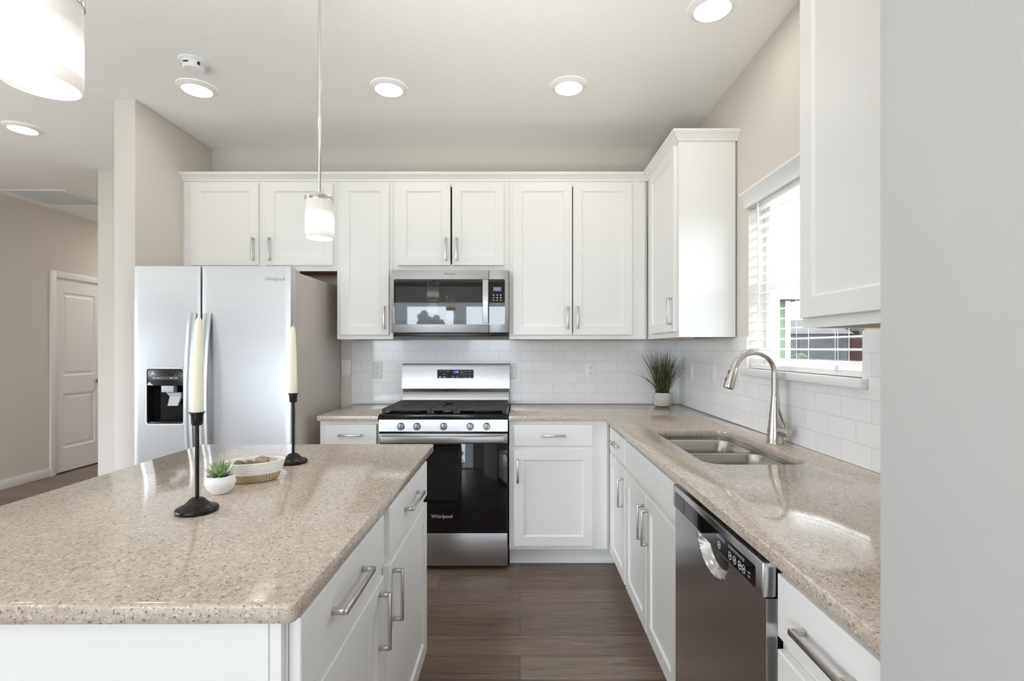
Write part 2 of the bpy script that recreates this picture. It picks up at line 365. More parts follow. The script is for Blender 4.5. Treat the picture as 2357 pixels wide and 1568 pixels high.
# ------------------------------------------------------------------ mesh helpers
class MB:
    def __init__(s): s.bm = bmesh.new()
    def box(s, a, b, bev=0.0, seg=2):
        lo = [min(a[i], b[i]) for i in range(3)]; hi = [max(a[i], b[i]) for i in range(3)]
        c = [(lo[i] + hi[i]) / 2 for i in range(3)]; d = [max(hi[i] - lo[i], 1e-5) for i in range(3)]
        mt = Matrix.Translation(c) @ Matrix.Diagonal((d[0], d[1], d[2], 1))
        r = bmesh.ops.create_cube(s.bm, size=1.0, matrix=mt)
        if bev > 0:
            ed = list({e for v in r['verts'] for e in v.link_edges})
            bmesh.ops.bevel(s.bm, geom=ed, offset=min(bev, min(d) * 0.45), segments=seg, affect='EDGES', profile=0.5)
        return s
    def fbox(s, fr, u0, u1, v0, v1, n0, n1, bev=0.0, seg=2):
        return s.box(fr(u0, v0, n0), fr(u1, v1, n1), bev, seg)
    def rings(s, rings, cap0=True, cap1=True, closed=True):
        bm = s.bm
        R = [[bm.verts.new(p) for p in r] for r in rings]
        n = len(R[0])
        for a, b in zip(R, R[1:]):
            for k in range(n if closed else n - 1):
                j = (k + 1) % n
                try: bm.faces.new((a[k], a[j], b[j], b[k]))
                except ValueError: pass
        if cap0: bm.faces.new(R[0][::-1])
        if cap1: bm.faces.new(R[-1])
        return s
    def lathe(s, prof, c=(0, 0, 0), seg=32, cap0=True, cap1=True, sx=1.0, sy=1.0, rot=0.0):
        rr = []
        cr, sr = math.cos(rot), math.sin(rot)
        for r, z in prof:
            ring = []
            for k in range(seg):
                t = 2 * PI * k / seg
                x, y = r * math.cos(t) * sx, r * math.sin(t) * sy
                ring.append((c[0] + x * cr - y * sr, c[1] + x * sr + y * cr, c[2] + z))
            rr.append(ring)
        return s.rings(rr, cap0, cap1)
    def tube(s, pts, rad, seg=12, cap=True, flat=None):
        pts = [Vector(p) for p in pts]
        n = len(pts)
        rad = rad if isinstance(rad, (list, tuple)) else [rad] * n
        tang = []
        for i in range(n):
            a = pts[max(i - 1, 0)]; b = pts[min(i + 1, n - 1)]
            tang.append((b - a).normalized())
        up = Vector((0, 0, 1)) if abs(tang[0].z) < 0.9 else Vector((1, 0, 0))
        nrm = (up - tang[0] * up.dot(tang[0])).normalized()
        rr = []
        for i in range(n):
            nrm = (nrm - tang[i] * nrm.dot(tang[i])).normalized()
            bi = tang[i].cross(nrm)
            rr.append([pts[i] + (nrm * math.cos(2 * PI * k / seg) + bi * math.sin(2 * PI * k / seg) * (flat or 1.0)) * rad[i] for k in range(seg)])
        return s.rings(rr, cap, cap)
    def cyl(s, a, b, r0, r1=None, seg=24):
        return s.tube([a, b], [r0, r1 if r1 is not None else r0], seg)
    def plate(s, outer, holes, z0, z1, bev=0.0):
        """flat slab with holes: outer / holes are lists of (x, y)"""
        bm = bmesh.new()
        ed = []
        for loop in [outer] + holes:
            vs = [bm.verts.new((p[0], p[1], z0)) for p in loop]
            for k in range(len(vs)): ed.append(bm.edges.new((vs[k], vs[(k + 1) % len(vs)])))
        bmesh.ops.triangle_fill(bm, use_beauty=True, use_dissolve=False, edges=ed)
        if z1 is not None:
            g = bmesh.ops.extrude_face_region(bm, geom=bm.faces[:])
            bmesh.ops.translate(bm, verts=[e for e in g['geom'] if isinstance(e, bmesh.types.BMVert)], vec=(0, 0, z1 - z0))
            bmesh.ops.recalc_face_normals(bm, faces=bm.faces[:])
            if bev > 0:
                es = [e for e in bm.edges if len(e.link_faces) == 2 and abs(e.link_faces[0].normal.z - e.link_faces[1].normal.z) > 0.7]
                bmesh.ops.bevel(bm, geom=es, offset=bev, segments=2, affect='EDGES', profile=0.5)
        me = bpy.data.meshes.new('tmp'); bm.to_mesh(me); bm.free()
        s.bm.from_mesh(me); bpy.data.meshes.remove(me)
        return s
    def text(s, fr, txt, size, u, v, n, flip=False, depth=0.0004):
        cu = bpy.data.curves.new('lettering', 'FONT'); cu.body = txt; cu.size = size
        cu.align_x = 'CENTER'; cu.align_y = 'CENTER'; cu.extrude = depth
        ob = bpy.data.objects.new('lettering', cu); COL.objects.link(ob)
        bpy.context.view_layer.update()
        me = bpy.data.meshes.new_from_object(ob.evaluated_get(bpy.context.evaluated_depsgraph_get()))
        for vt in me.vertices:
            x, y, z = vt.co
            vt.co = fr(u + (-x if flip else x), v + y, n + z)
        s.bm.from_mesh(me)
        bpy.data.objects.remove(ob); bpy.data.curves.remove(cu); bpy.data.meshes.remove(me)
        return s
    def build(s, name, mat, parent=None, smooth=True, angle=35, normals=True):
        if normals: bmesh.ops.recalc_face_normals(s.bm, faces=s.bm.faces[:])
        o_ = Vector((0, 0, 0))
        p = parent
        while p is not None:
            o_ += p.location; p = p.parent
        if o_.length > 0: bmesh.ops.translate(s.bm, verts=s.bm.verts[:], vec=-o_)
        me = bpy.data.meshes.new(name); s.bm.to_mesh(me); s.bm.free()
        if smooth:
            for pl in me.polygons: pl.use_smooth = True
            me.set_sharp_from_angle(angle=math.radians(angle))
        me.materials.append(M[mat] if isinstance(mat, str) else mat)
        ob = bpy.data.objects.new(name, me); COL.objects.link(ob)
        if parent: ob.parent = parent
        return ob

def thing(name, label, cat, loc=(0, 0, 0), group=None):
    o = bpy.data.objects.new(name, None); COL.objects.link(o)
    o.location = loc; o.empty_display_size = 0.05
    o['label'] = label; o['category'] = cat
    if group: o['group'] = group
    return o
def tag(o, label, cat, group=None, kind=None):
    o['label'] = label; o['category'] = cat
    if group: o['group'] = group
    if kind: o['kind'] = kind
    return o
def struct(o, label=None, cat=None):
    o['kind'] = 'structure'
    if label: o['label'] = label
    if cat: o['category'] = cat
    return o
def copy_tree(o, parent=None):
    c = o.copy(); COL.objects.link(c)
    if parent: c.parent = parent
    for ch in list(o.children): copy_tree(ch, c)
    return c
def rrect(x0, x1, y0, y1, r, n=6):
    out = []
    for cx, cy, a in ((x1 - r, y1 - r, 0), (x0 + r, y1 - r, 90), (x0 + r, y0 + r, 180), (x1 - r, y0 + r, 270)):
        for k in range(n + 1):
            t = math.radians(a + 90 * k / n); out.append((cx + r * math.cos(t), cy + r * math.sin(t)))
    return out
# frames: (u, v, n) -> world, n pointing out of the face
def fr_back(p): return lambda u, v, n: (u, p - n, v)          # faces the camera
def fr_right(p): return lambda u, v, n: (p - n, u, v)         # right-hand run, faces -X
def fr_isl(p): return lambda u, v, n: (p + n, u, v)           # island fronts, face +X

# ------------------------------------------------------------------ room dimensions
D = 3.587          # back wall
XR = 1.148         # right wall
ZC = 2.743         # ceiling
XP0, XP1 = -2.334, -2.21   # wall stub left of the fridge
XH = -4.80         # hallway wall with the door

# ------------------------------------------------------------------ room shell
struct(MB().box((-6.7, -4.6, -0.10), (1.30, 7.1, 0.0)).build('floor', 'floor', smooth=False), 'dark brown wood plank floor', 'floor')
struct(MB().box((-6.7, -4.6, ZC), (1.30, 7.1, ZC + 0.12)).build('ceiling', 'ceiling', smooth=False), 'flat off-white ceiling', 'ceiling')
struct(MB().box((XP1, D, 0), (XR, D + 0.12, ZC)).build('wall_back', 'wall', smooth=False), 'greige wall behind the range and upper cabinets', 'wall')
WY0, WY1, WZ0, WZ1 = 1.665, 2.51, 1.20, 2.062
mb = MB()
mb.box((XR, -4.6, 0), (XR + 0.15, WY0, ZC)); mb.box((XR, WY1, 0), (XR + 0.15, D + 0.12, ZC))
mb.box((XR, WY0, 0), (XR + 0.15, WY1, WZ0)); mb.box((XR, WY0, WZ1), (XR + 0.15, WY1, ZC))
struct(mb.build('wall_right', 'wall', smooth=False), 'greige wall with the window above the sink', 'wall')
struct(MB().box((XP0, 2.87, 0), (XP1, 3.995, ZC), 0.006).build('wall_left', 'wall'), 'wall stub beside the refrigerator', 'wall')
struct(MB().box((-3.379, 3.996, 0), (XP1, 4.24, ZC), 0.006).build('wall_hall', 'wall'), 'wall edge seen behind the refrigerator wall stub', 'wall')
struct(MB().box((-3.379, 4.241, 0), (-3.26, 7.0, ZC)).build('wall_hall_inner', 'wall', smooth=False), 'inner hallway wall', 'wall')
DY0, DY1, DZ1 = 5.16, 5.756, 2.045
mb = MB()
mb.box((XH - 0.12, 3.6, 0), (XH, DY0, ZC)); mb.box((XH - 0.12, DY1, 0), (XH, 7.0, ZC)); mb.box((XH - 0.12, DY0, DZ1), (XH, DY1, ZC))
struct(mb.build('wall_hall_outer', 'wall', smooth=False), 'hallway wall with the white two-panel door', 'wall')
mb = MB(); mb.box((XH - 0.80, DY0 - 0.2, 0), (XH - 0.74, DY1 + 0.2, ZC)); mb.box((XH - 0.74, DY0 - 0.2, 0), (XH - 0.121, DY0 - 0.14, ZC)); mb.box((XH - 0.74, DY1 + 0.14, 0), (XH - 0.121, DY1 + 0.2, ZC))
struct(mb.build('wall_light_block', 'wall', smooth=False), 'unseen walls added behind the hallway door to block light', 'wall')  # added to stop outside light leaking under the door
struct(MB().box((XH - 0.12, 7.0, 0), (-3.26, 7.1, ZC)).build('wall_hall_end', 'wall', smooth=False), 'end wall of the hallway', 'wall')
struct(MB().box((-6.6, 3.5, 0), (XH - 0.121, 3.62, ZC)).build('wall_living_back', 'wall', smooth=False), 'living room wall', 'wall')
mb = MB()
for a in ((-4.6, -1.5, 0, ZC), (1.9, 3.5, 0, ZC), (-1.5, 1.9, 0, 0.25), (-1.5, 1.9, 2.35, ZC)):
    mb.box((-6.7, a[0], a[2]), (-6.55, a[1], a[3]))
struct(mb.build('wall_living_left', 'wall', smooth=False), 'living room wall with a wide window', 'wall')
mb = MB()
for a in ((-6.55, -3.85, 0, ZC), (-0.15, XR, 0, ZC), (-3.85, -0.15, 0, 0.20), (-3.85, -0.15, 2.28, ZC), (-1.42, -1.22, 0.20, 2.28), (-2.72, -2.52, 0.20, 2.28)):
    mb.box((a[0], -4.6, a[2]), (a[1], -4.5, a[3]))
struct(mb.build('wall_rear', 'wall', smooth=False), 'living room wall behind the camera with tall windows', 'wall')
for k, (a, b) in enumerate(((-3.85, -2.72), (-2.52, -1.42), (-1.22, -0.15))):
    mb = MB()
    for bx in ((a, a + 0.04, 0.2, 2.28), (b - 0.04, b, 0.2, 2.28), (a + 0.04, b - 0.04, 0.2, 0.25), (a + 0.04, b - 0.04, 2.23, 2.28), (a + 0.04, b - 0.04, 1.25, 1.29)):
        mb.box((bx[0], -4.57, bx[2]), (bx[1], -4.52, bx[3]))
    wf = struct(mb.build('window_%d' % (k + 2), 'trim', smooth=False), 'tall living room window', 'window')
# wall that closes the counter run on the right, beside the camera
XW = 0.474
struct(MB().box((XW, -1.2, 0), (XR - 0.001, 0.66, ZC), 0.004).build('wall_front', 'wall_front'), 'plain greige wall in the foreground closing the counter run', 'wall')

# backsplash tile
struct(MB().box((-1.207, D - 0.008, 0.9145), (XR - 0.0005, D - 0.0003, 1.3705)).build('backsplash', 'tile_back', smooth=False), 'white subway tile backsplash behind the range', 'backsplash')
mb = MB()
mb.box((XR - 0.008, 2.545, 0.9145), (XR - 0.0003, D - 0.0085, 1.3705)); mb.box((XR - 0.008, 0.661, 0.9145), (XR - 0.0003, 1.635, 1.3705))
mb.box((XR - 0.008, 1.635, 0.9145), (XR - 0.0003, 2.545, 1.177))
mb.box((XR - 0.008, 1.635, 1.211), (XR - 0.0003, WY0 - 0.001, 1.3705)); mb.box((XR - 0.008, WY1 + 0.001, 1.211), (XR - 0.0003, 2.545, 1.3705))
struct(mb.build('backsplash', 'tile_side', smooth=False), 'white subway tile backsplash under the window', 'backsplash')

# baseboards
def baseboard(name, a, b, label):
    struct(MB().box(a, b, 0.004).build(name, 'trim'), label, 'baseboard')
baseboard('baseboard_hall', (XH, 3.621, 0), (XH + 0.014, DY0 - 0.071, 0.085), 'white baseboard along the hallway wall')
baseboard('baseboard_hall_far', (XH, DY1 + 0.071, 0), (XH + 0.014, 7.0, 0.085), 'white baseboard beyond the hallway door')
baseboard('baseboard_left', (XP0, 2.856, 0), (XP1, 2.869, 0.085), 'white baseboard on the end of the refrigerator wall stub')

# hallway door
dr = MB()
fh = fr_isl(XH - 0.045)
def panel_rings(mb, fr, u0, u1, v0, v1, prof):
    rr = []
    for ins, n in prof:
        rr.append([fr(u0 + ins, v0 + ins, n), fr(u1 - ins, v0 + ins, n), fr(u1 - ins, v1 - ins, n), fr(u0 + ins, v1 - ins, n)])
    return mb.rings(rr)
dl = DY0 + 0.004; dh = DY1 - 0.004
sw = 0.095
for a in ((dl, dl + sw, 0.012, 2.04), (dh - sw, dh, 0.012, 2.04), (dl + sw, dh - sw, 0.012, 0.26), (dl + sw, dh - sw, 0.83, 1.02), (dl + sw, dh - sw, 1.90, 2.04)):
    dr.fbox(fh, a[0], a[1], a[2], a[3], 0, 0.035)
PR = [(0, 0.004), (0, 0.035), (0.012, 0.024), (0.03, 0.024), (0.042, 0.030)]
panel_rings(dr, fh, dl + sw, dh - sw, 0.26, 0.83, PR); panel_rings(dr, fh, dl + sw, dh - sw, 1.02, 1.90, PR)
door = struct(dr.build('door_1', 'trim', smooth=False), 'white two-panel door in the hallway', 'door')
kn = MB(); ky, kz = DY1 - 0.07, 0.945
pts = [(XH - 0.0095, 0.027), (XH - 0.004, 0.027), (XH - 0.002, 0.012), (XH + 0.03, 0.011), (XH + 0.036, 0.02), (XH + 0.05, 0.027), (XH + 0.062, 0.022), (XH + 0.067, 0.008)]
kn.rings([[(x, ky + r * math.cos(2 * PI * k / 24), kz + r * math.sin(2 * PI * k / 24)) for k in range(24)] for x, r in pts])
kno = kn.build('door_knob', 'nickel', door); kno['kind'] = 'structure'
mb = MB()
for a in ((DY0 - 0.066, DY0 - 0.001, 0, DZ1 + 0.066), (DY1 + 0.001, DY1 + 0.066, 0, DZ1 + 0.066), (DY0 - 0.001, DY1 + 0.001, DZ1 + 0.001, DZ1 + 0.066)):
    mb.box((XH, a[0], a[2]), (XH + 0.017, a[1], a[3]), 0.004)
for a in ((DY0 - 0.001, DY0 + 0.003, 0, DZ1), (DY1 - 0.003, DY1 + 0.001, 0, DZ1), (DY0 + 0.003, DY1 - 0.003, DZ1 - 0.004, DZ1)):
    mb.box((XH - 0.118, a[0], a[2]), (XH, a[1], a[3]))
struct(mb.build('trim_1', 'trim'), 'white casing around the hallway door', 'trim')

# ------------------------------------------------------------------ kitchen window, sill, outside
mb = MB()
X0, X1 = XR + 0.085, XR + 0.135
for a in ((WY0, WY0 + 0.045, WZ0 + 0.012, WZ1), (WY1 - 0.045, WY1, WZ0 + 0.012, WZ1), (WY0 + 0.045, WY1 - 0.045, WZ0 + 0.012, WZ0 + 0.06), (WY0 + 0.045, WY1 - 0.045, WZ1 - 0.05, WZ1), (WY0 + 0.045, WY1 - 0.045, 1.585, 1.63)):
    mb.box((X0, a[0], a[2]), (X1, a[1], a[3]), 0.003)
win = struct(mb.build('window_1', 'trim'), 'white double-hung window above the sink', 'window')
for nm, z0, z1 in (('window_pane', WZ0 + 0.061, 1.584), ('window_pane', 1.631, WZ1 - 0.051)):
    g = MB().box((XR + 0.108, WY0 + 0.046, z0), (XR + 0.112, WY1 - 0.046, z1)).build(nm, 'glass', win, smooth=False); g['kind'] = 'structure'
struct(MB().box((XR - 0.032, 1.636, 1.178), (XR - 0.0005, 2.544, 1.210), 0.004).box((XR - 0.0005, WY0 + 0.0005, 1.2003), (XR + 0.084, WY1 - 0.0005, 1.210)).build('trim_2', 'trim'), 'white window stool under the blinds', 'sill')

bl = thing('window_blind', 'white faux wood slat blind lowered over the window above the sink', 'blind', (XR + 0.03, 2.087, 1.2115))
b0, b1 = WY0 + 0.006, WY1 - 0.006
mb = MB()
zt, zb = 2.028, 1.262
ns = 17
for k in range(ns):
    z = zb + (zt - 0.03 - zb) * k / (ns - 1)
    rr = []
    for y in (b0, b1):
        ring = []
        for t, dz in ((-0.024, 0.0), (-0.012, 0.0016), (0.0, 0.0022), (0.012, 0.0016), (0.024, 0.0)):
            ring.append((XR + 0.032 + t, y, z + dz + t * 0.10))
        for t, dz in ((0.024, -0.0026), (0.012, -0.001), (0.0, -0.0004), (-0.012, -0.001), (-0.024, -0.0026)):
            ring.append((XR + 0.032 + t, y, z + dz + t * 0.10))
        rr.append(ring)
    mb.rings(rr)
mb.build('slats', 'slat', bl)
MB().box((XR + 0.008, b0, 1.2125), (XR + 0.056, b1, 1.234), 0.003).build('bottom_rail', 'trim', bl)
MB().box((XR + 0.005, b0, 2.012), (XR + 0.06, b1, 2.06), 0.002).build('headrail', 'trim', bl)
mb = MB()
prof = [(0.0, 2.016), (0.012, 2.016), (0.014, 2.05), (0.02, 2.062), (0.032, 2.078), (0.036, 2.082), (0.036, 2.092), (0.0, 2.092)]
mb.rings([[(XR - 0.0005 - o, WY1 + 0.012 + 0.5 * o, z) for o, z in prof], [(XR - 0.0005 - o, WY0 - 0.012 - 0.5 * o, z) for o, z in prof]])
mb.build('valance', 'trim', bl)
for y in (b0 + 0.16, (b0 + b1) / 2, b1 - 0.16):
    m2 = MB()
    for x in (XR + 0.0065, XR + 0.0575): m2.cyl((x, y, 1.226), (x, y, 2.02), 0.0011, seg=6)
    m2.build('ladder_cord', 'trim', bl)
MB().cyl((XR - 0.004, b1 - 0.10, 2.02), (XR - 0.004, b1 - 0.11, 1.46), 0.0045, seg=8).build('tilt_wand', 'plastic', bl)
m2 = MB(); m2.tube([(XR - 0.003, b0 + 0.13, 2.02), (XR - 0.003, b0 + 0.13, 1.32), (XR - 0.004, b0 + 0.125, 1.24)], 0.0013, 6)
m2.lathe([(0.002, 0), (0.007, 0.006), (0.006, 0.018), (0.002, 0.03)], (XR - 0.010, b0 + 0.125, 1.222), 10)
m2.build('lift_cord', 'plastic', bl)

GZ = -0.15
struct(MB().box((-60, -80, GZ - 0.2), (160, 160, GZ)).build('ground', 'lawn', smooth=False), 'green lawn outside the window', 'lawn')
struct(MB().box((1.5, 30, GZ + 0.001), (90, 38, GZ + 0.02)).build('road', 'asphalt', smooth=False), 'pale street beyond the lawn', 'street')

struct(MB().box((1.32, -6, GZ + 0.001), (5.0, 30, GZ + 0.02)).build('bounce_ground', 'concrete', smooth=False), 'unseen pale concrete driveway just outside the window', 'reflector')  # out of view; added to throw light up onto the blind slats
def house(name, label, x0, x1, y0, y1, h, roof_h, wallmat, group=None):
    t = thing(name, label, 'house', ((x0 + x1) / 2, y0, GZ))
    MB().box((x0, y0, GZ), (x1, y1, h)).build('wall', wallmat, t, smooth=False)
    yc = (y0 + y1) / 2; e = 0.4
    mb = MB()
    mb.rings([[(x0 - e, y0 - e, h + 0.001), (x0 - e, y1 + e, h + 0.001), (x0 - e, yc, h + roof_h)], [(x1 + e, y0 - e, h + 0.001), (x1 + e, y1 + e, h + 0.001), (x1 + e, yc, h + roof_h)]])
    mb.build('roof', 'roof', t, smooth=False)
    return t
hg = house('neighbor_house', 'sage green house close outside the window', 5.2, 6.9, 13.0, 22.0, 2.55, 0.5, 'siding_green')
mb = MB(); mb.box((6.901, 13.3, GZ), (6.98, 13.5, 2.7)); mb.box((6.901, 12.985, GZ), (7.03, 13.2, 2.7)); mb.build('corner_board', 'trim', hg, smooth=False)
MB().box((6.905, 14.2, 0.9), (6.96, 16.2, 2.1)).build('window_unit', 'slot', hg, smooth=False)
hh = house('garage', 'grey garage across the street', 26.0, 31.5, 48, 56, 2.7, 1.6, 'siding_grey')
MB().box((26.8, 47.93, GZ), (30.7, 47.999, 2.1)).build('garage_door', 'slot', hh, smooth=False)
h2 = house('brick_house', 'red brick house across the street', 33.6, 45.0, 48, 58, 3.0, 2.2, 'brick')
MB().box((35.0, 47.93, 0.7), (36.4, 47.999, 2.1)).build('house_window', 'trim', h2, smooth=False)
MB().box((38.0, 47.93, GZ), (39.0, 47.999, 2.0)).build('house_door', 'trim', h2, smooth=False)
def blob(mb, c, r, seed, sq=0.8):
    rnd = random.Random(seed)
    bm = bmesh.new(); bmesh.ops.create_icosphere(bm, subdivisions=3, radius=1)
    for v in bm.verts:
        k = 0.78 + 0.35 * rnd.random()
        v.co = Vector((c[0] + v.co.x * r * k, c[1] + v.co.y * r * k, c[2] + v.co.z * r * sq * k))
    me = bpy.data.meshes.new('tmp'); bm.to_mesh(me); bm.free(); mb.bm.from_mesh(me); bpy.data.meshes.remove(me)
for k, (x, y, r, lab) in enumerate(((24.0, 43, 0.75, 'small round green bush on the lawn outside the window'), (31.9, 45.5, 0.6, 'low green bush beside the red brick house'))):
    mb = MB(); blob(mb, (x, y, GZ + r * 0.55), r, k); tag(mb.build('bush', 'leafy'), lab, 'bush')
tr = thing('tree', 'leafy tree standing in front of the red brick house', 'tree', (33.2, 46, GZ))
MB().cyl((33.2, 46, GZ), (33.2, 46, 2.2), 0.14, 0.09, 10).build('trunk', 'bark', tr)
mb = MB(); blob(mb, (33.2, 46, 3.2), 1.5, 5, 1.1); mb.build('crown', 'leafy', tr)
# greenery beyond the living-room windows (mirrored in the microwave door)
for k, (x, y, h, lab) in enumerate(((-5.0, -19.6, 3.3, 'left one of the two leafy trees mirrored in the microwave door glass'), (-3.9, -16.8, 2.9, 'right one of the two leafy trees mirrored in the microwave door glass'))):
    t2 = thing('tree', lab, 'tree', (x, y, GZ))
    MB().cyl((x, y, GZ), (x, y, h * 0.6), 0.10, 0.05, 10).build('trunk', 'bark', t2)
    mb = MB(); rr_ = random.Random(40 + k)
    for q in range(16):
        u = q / 15; rad = 0.62 * (1 - 0.80 * u) + 0.06; an = q * 2.4
        blob(mb, (x + rad * 0.75 * math.cos(an), y + rad * 0.75 * math.sin(an), 0.7 + (h - 0.9) * u), (0.30 + 0.14 * rr_.random()) * (1.15 - 0.6 * u), 60 + 20 * k + q, 1.0)
    mb.build('crown', 'leafy', t2)

# ------------------------------------------------------------------ cabinets
def shaker(mb, fr, u0, u1, v0, v1, n0, t=0.019, rail=0.057, rec=0.008):
    b = 0.0018
    P = [(0, n0), (0, n0 + t - b), (b, n0 + t), (rail, n0 + t), (rail + 0.007, n0 + t - rec)]
    return panel_rings(mb, fr, u0, u1, v0, v1, P)
def slab(mb, fr, u0, u1, v0, v1, n0, t=0.019):
    b = 0.003
    return panel_rings(mb, fr, u0, u1, v0, v1, [(0, n0), (0, n0 + t - b), (b * 0.35, n0 + t - b * 0.35), (b, n0 + t)])
def pull(fr, uc, vc, n, parent, vertical, L=0.145):
    mb = MB(); w = 0.0055; h = L / 2; so = 0.030
    if vertical:
        mb.fbox(fr, uc - w, uc + w, vc - h, vc + h, n + so - 0.008, n + so, 0.0012)
        for s_ in (-1, 1):
            a, b = (vc + s_ * h, vc + s_ * (h - 0.010))
            mb.fbox(fr, uc - w, uc + w, min(a, b), max(a, b), n, n + so - 0.0078, 0.001)
    else:
        mb.fbox(fr, uc - h, uc + h, vc - w, vc + w, n + so - 0.008, n + so, 0.0012)
        for s_ in (-1, 1):
            a, b = (uc + s_ * h, uc + s_ * (h - 0.010))
            mb.fbox(fr, min(a, b), max(a, b), vc - w, vc + w, n, n + so - 0.0078, 0.001)
    return mb.build('handle', 'nickel', parent)

def cabinet(name, label, fr, u0, u1, v0, v1, dep, stiles, rails, fronts, cat='cabinet', toe=None, group=None, wood_under=False, L=0.145):
    """stiles: (u0,u1) full height; rails: (u0,u1,v0,v1); fronts: (kind,u0,u1,v0,v1,handle or None)"""
    base = fr((u0 + u1) / 2, 0, -dep / 2)
    t = thing(name, label, cat, (base[0], base[1], 0 if toe else v0), group)
    mb = MB(); g = 0.0006; a, b = u0 + g, u1 - g
    th = 0.016
    mb.fbox(fr, a, a + th, v0, v1, -dep, -0.019); mb.fbox(fr, b - th, b, v0, v1, -dep, -0.019)
    if not toe: mb.fbox(fr, a + th, b - th, v1 - th, v1, -dep, -0.019)
    mb.fbox(fr, a + th, b - th, v0 + th, v1 - th, -dep, -dep + 0.006)
    if not wood_under: mb.fbox(fr, a + th, b - th, v0, v0 + th, -dep, -0.019)
    for s0, s1 in stiles: mb.fbox(fr, max(s0, a), min(s1, b), v0, v1, -0.019, 0)
    for r in rails: mb.fbox(fr, r[0], r[1], r[2], r[3], -0.019, 0)
    mb.build('carcass', 'cabinet', t, smooth=False)
    if wood_under:
        MB().fbox(fr, a + th, b - th, v0 + 0.014, v0 + 0.014 + th, -dep + 0.0065, -0.0192).build('bottom_panel', 'unfinished', t, smooth=False)['label'] = 'unfinished wood underside'
    if toe:
        MB().fbox(fr, toe[0] + g, toe[1] - g, 0.0, v0 - 0.0005, -0.095, -0.085).fbox(fr, toe[0] + g, toe[1] - g, 0.0, 0.018, -0.085, -0.073, 0.004).build('toe_kick', 'cabinet', t, smooth=False)
    for kind, p, q, r, s_, hd in fronts:
        mb = MB()
        if kind == 'door': shaker(mb, fr, p, q, r, s_, 0.001)
        else: slab(mb, fr, p, q, r, s_, 0.001)
        d = mb.build(kind, 'cabinet', t, smooth=False)
        if hd:
            pull(fr, hd[1], hd[2], 0.0201, d, hd[0] == 'v', hd[3] if len(hd) > 3 else L)
    return t

UD = 0.3075
fu = fr_back(D - UD - 0.0005)
UT = 2.4065
DT = 2.394
cabinet('upper_cabinet', 'short white upper cabinet with two doors above the refrigerator', fu, -2.2095, -1.2, 1.819, UT, UD - 0.001,
        [(-2.2095, -2.13), (-1.72, -1.648), (-1.24, -1.2)], [(-2.13, -1.72, UT - 0.035, UT), (-1.648, -1.24, UT - 0.035, UT), (-2.13, -1.72, 1.819, 1.875), (-1.648, -1.24, 1.819, 1.875)],
        [('door', -2.151, -1.709, 1.853, DT, ('v', -1.738, 1.958)), ('door', -1.661, -1.222, 1.853, DT, ('v', -1.632, 1.958))], wood_under=True)
cabinet('upper_cabinet', 'narrow tall white upper cabinet with one door between refrigerator and microwave', fu, -1.2, -0.832, 1.371, UT, UD - 0.009,
        [(-1.2, -1.158), (-0.874, -0.832)], [(-1.158, -0.874, UT - 0.035, UT), (-1.158, -0.874, 1.371, 1.413)],
        [('door', -1.173, -0.856, 1.399, DT, ('v', -0.885, 1.512))], wood_under=True)
cabinet('upper_cabinet', 'short white upper cabinet with two doors above the microwave', fu, -0.832, -0.072, 1.819, UT, UD - 0.001,
        [(-0.832, -0.78), (-0.124, -0.072)], [(-0.78, -0.124, UT - 0.035, UT), (-0.78, -0.124, 1.819, 1.865)],
        [('door', -0.799, -0.455, 1.853, DT, ('v', -0.484, 1.958)), ('door', -0.443, -0.105, 1.853, DT, ('v', -0.414, 1.958))], wood_under=True)
cabinet('upper_cabinet', 'tall white double-door upper cabinet to the right of the microwave', fu, -0.072, 0.839, 1.371, UT, UD - 0.009,
        [(-0.072, -0.025), (0.71, 0.8205)], [(-0.025, 0.71, UT - 0.035, UT), (-0.025, 0.71, 1.371, 1.413)],
        [('door', -0.045, 0.3395, 1.399, DT, ('v', 0.311, 1.512)), ('door', 0.3465, 0.731, 1.399, DT, ('v', 0.376, 1.512))], wood_under=True)
fur = fr_right(XR - 0.308)
cabinet('upper_cabinet', 'white corner upper cabinet with one door and a plain end panel facing the room', fur, 2.64, D - UD - 0.001, 1.371, UT, 0.299,
        [(2.64, 2.69), (3.14, 3.279)], [(2.69, 3.14, UT - 0.035, UT), (2.69, 3.14, 1.371, 1.413)],
        [('door', 2.668, 3.168, 1.402, DT, ('v', 2.70, 1.512))], wood_under=True)
cabinet('upper_cabinet', 'white upper cabinet beside the foreground wall, its handle at the wall edge', fur, 0.6615, 1.485, 1.371, UT, 0.299,
        [(0.6615, 0.70), (1.445, 1.485)], [(0.70, 1.445, UT - 0.035, UT), (0.70, 1.445, 1.371, 1.413)],
        [('door', 0.675, 1.049, 1.399, DT, ('v', 1.019, 1.505)), ('door', 1.058, 1.466, 1.399, DT, ('v', 1.088, 1.505))], wood_under=True)

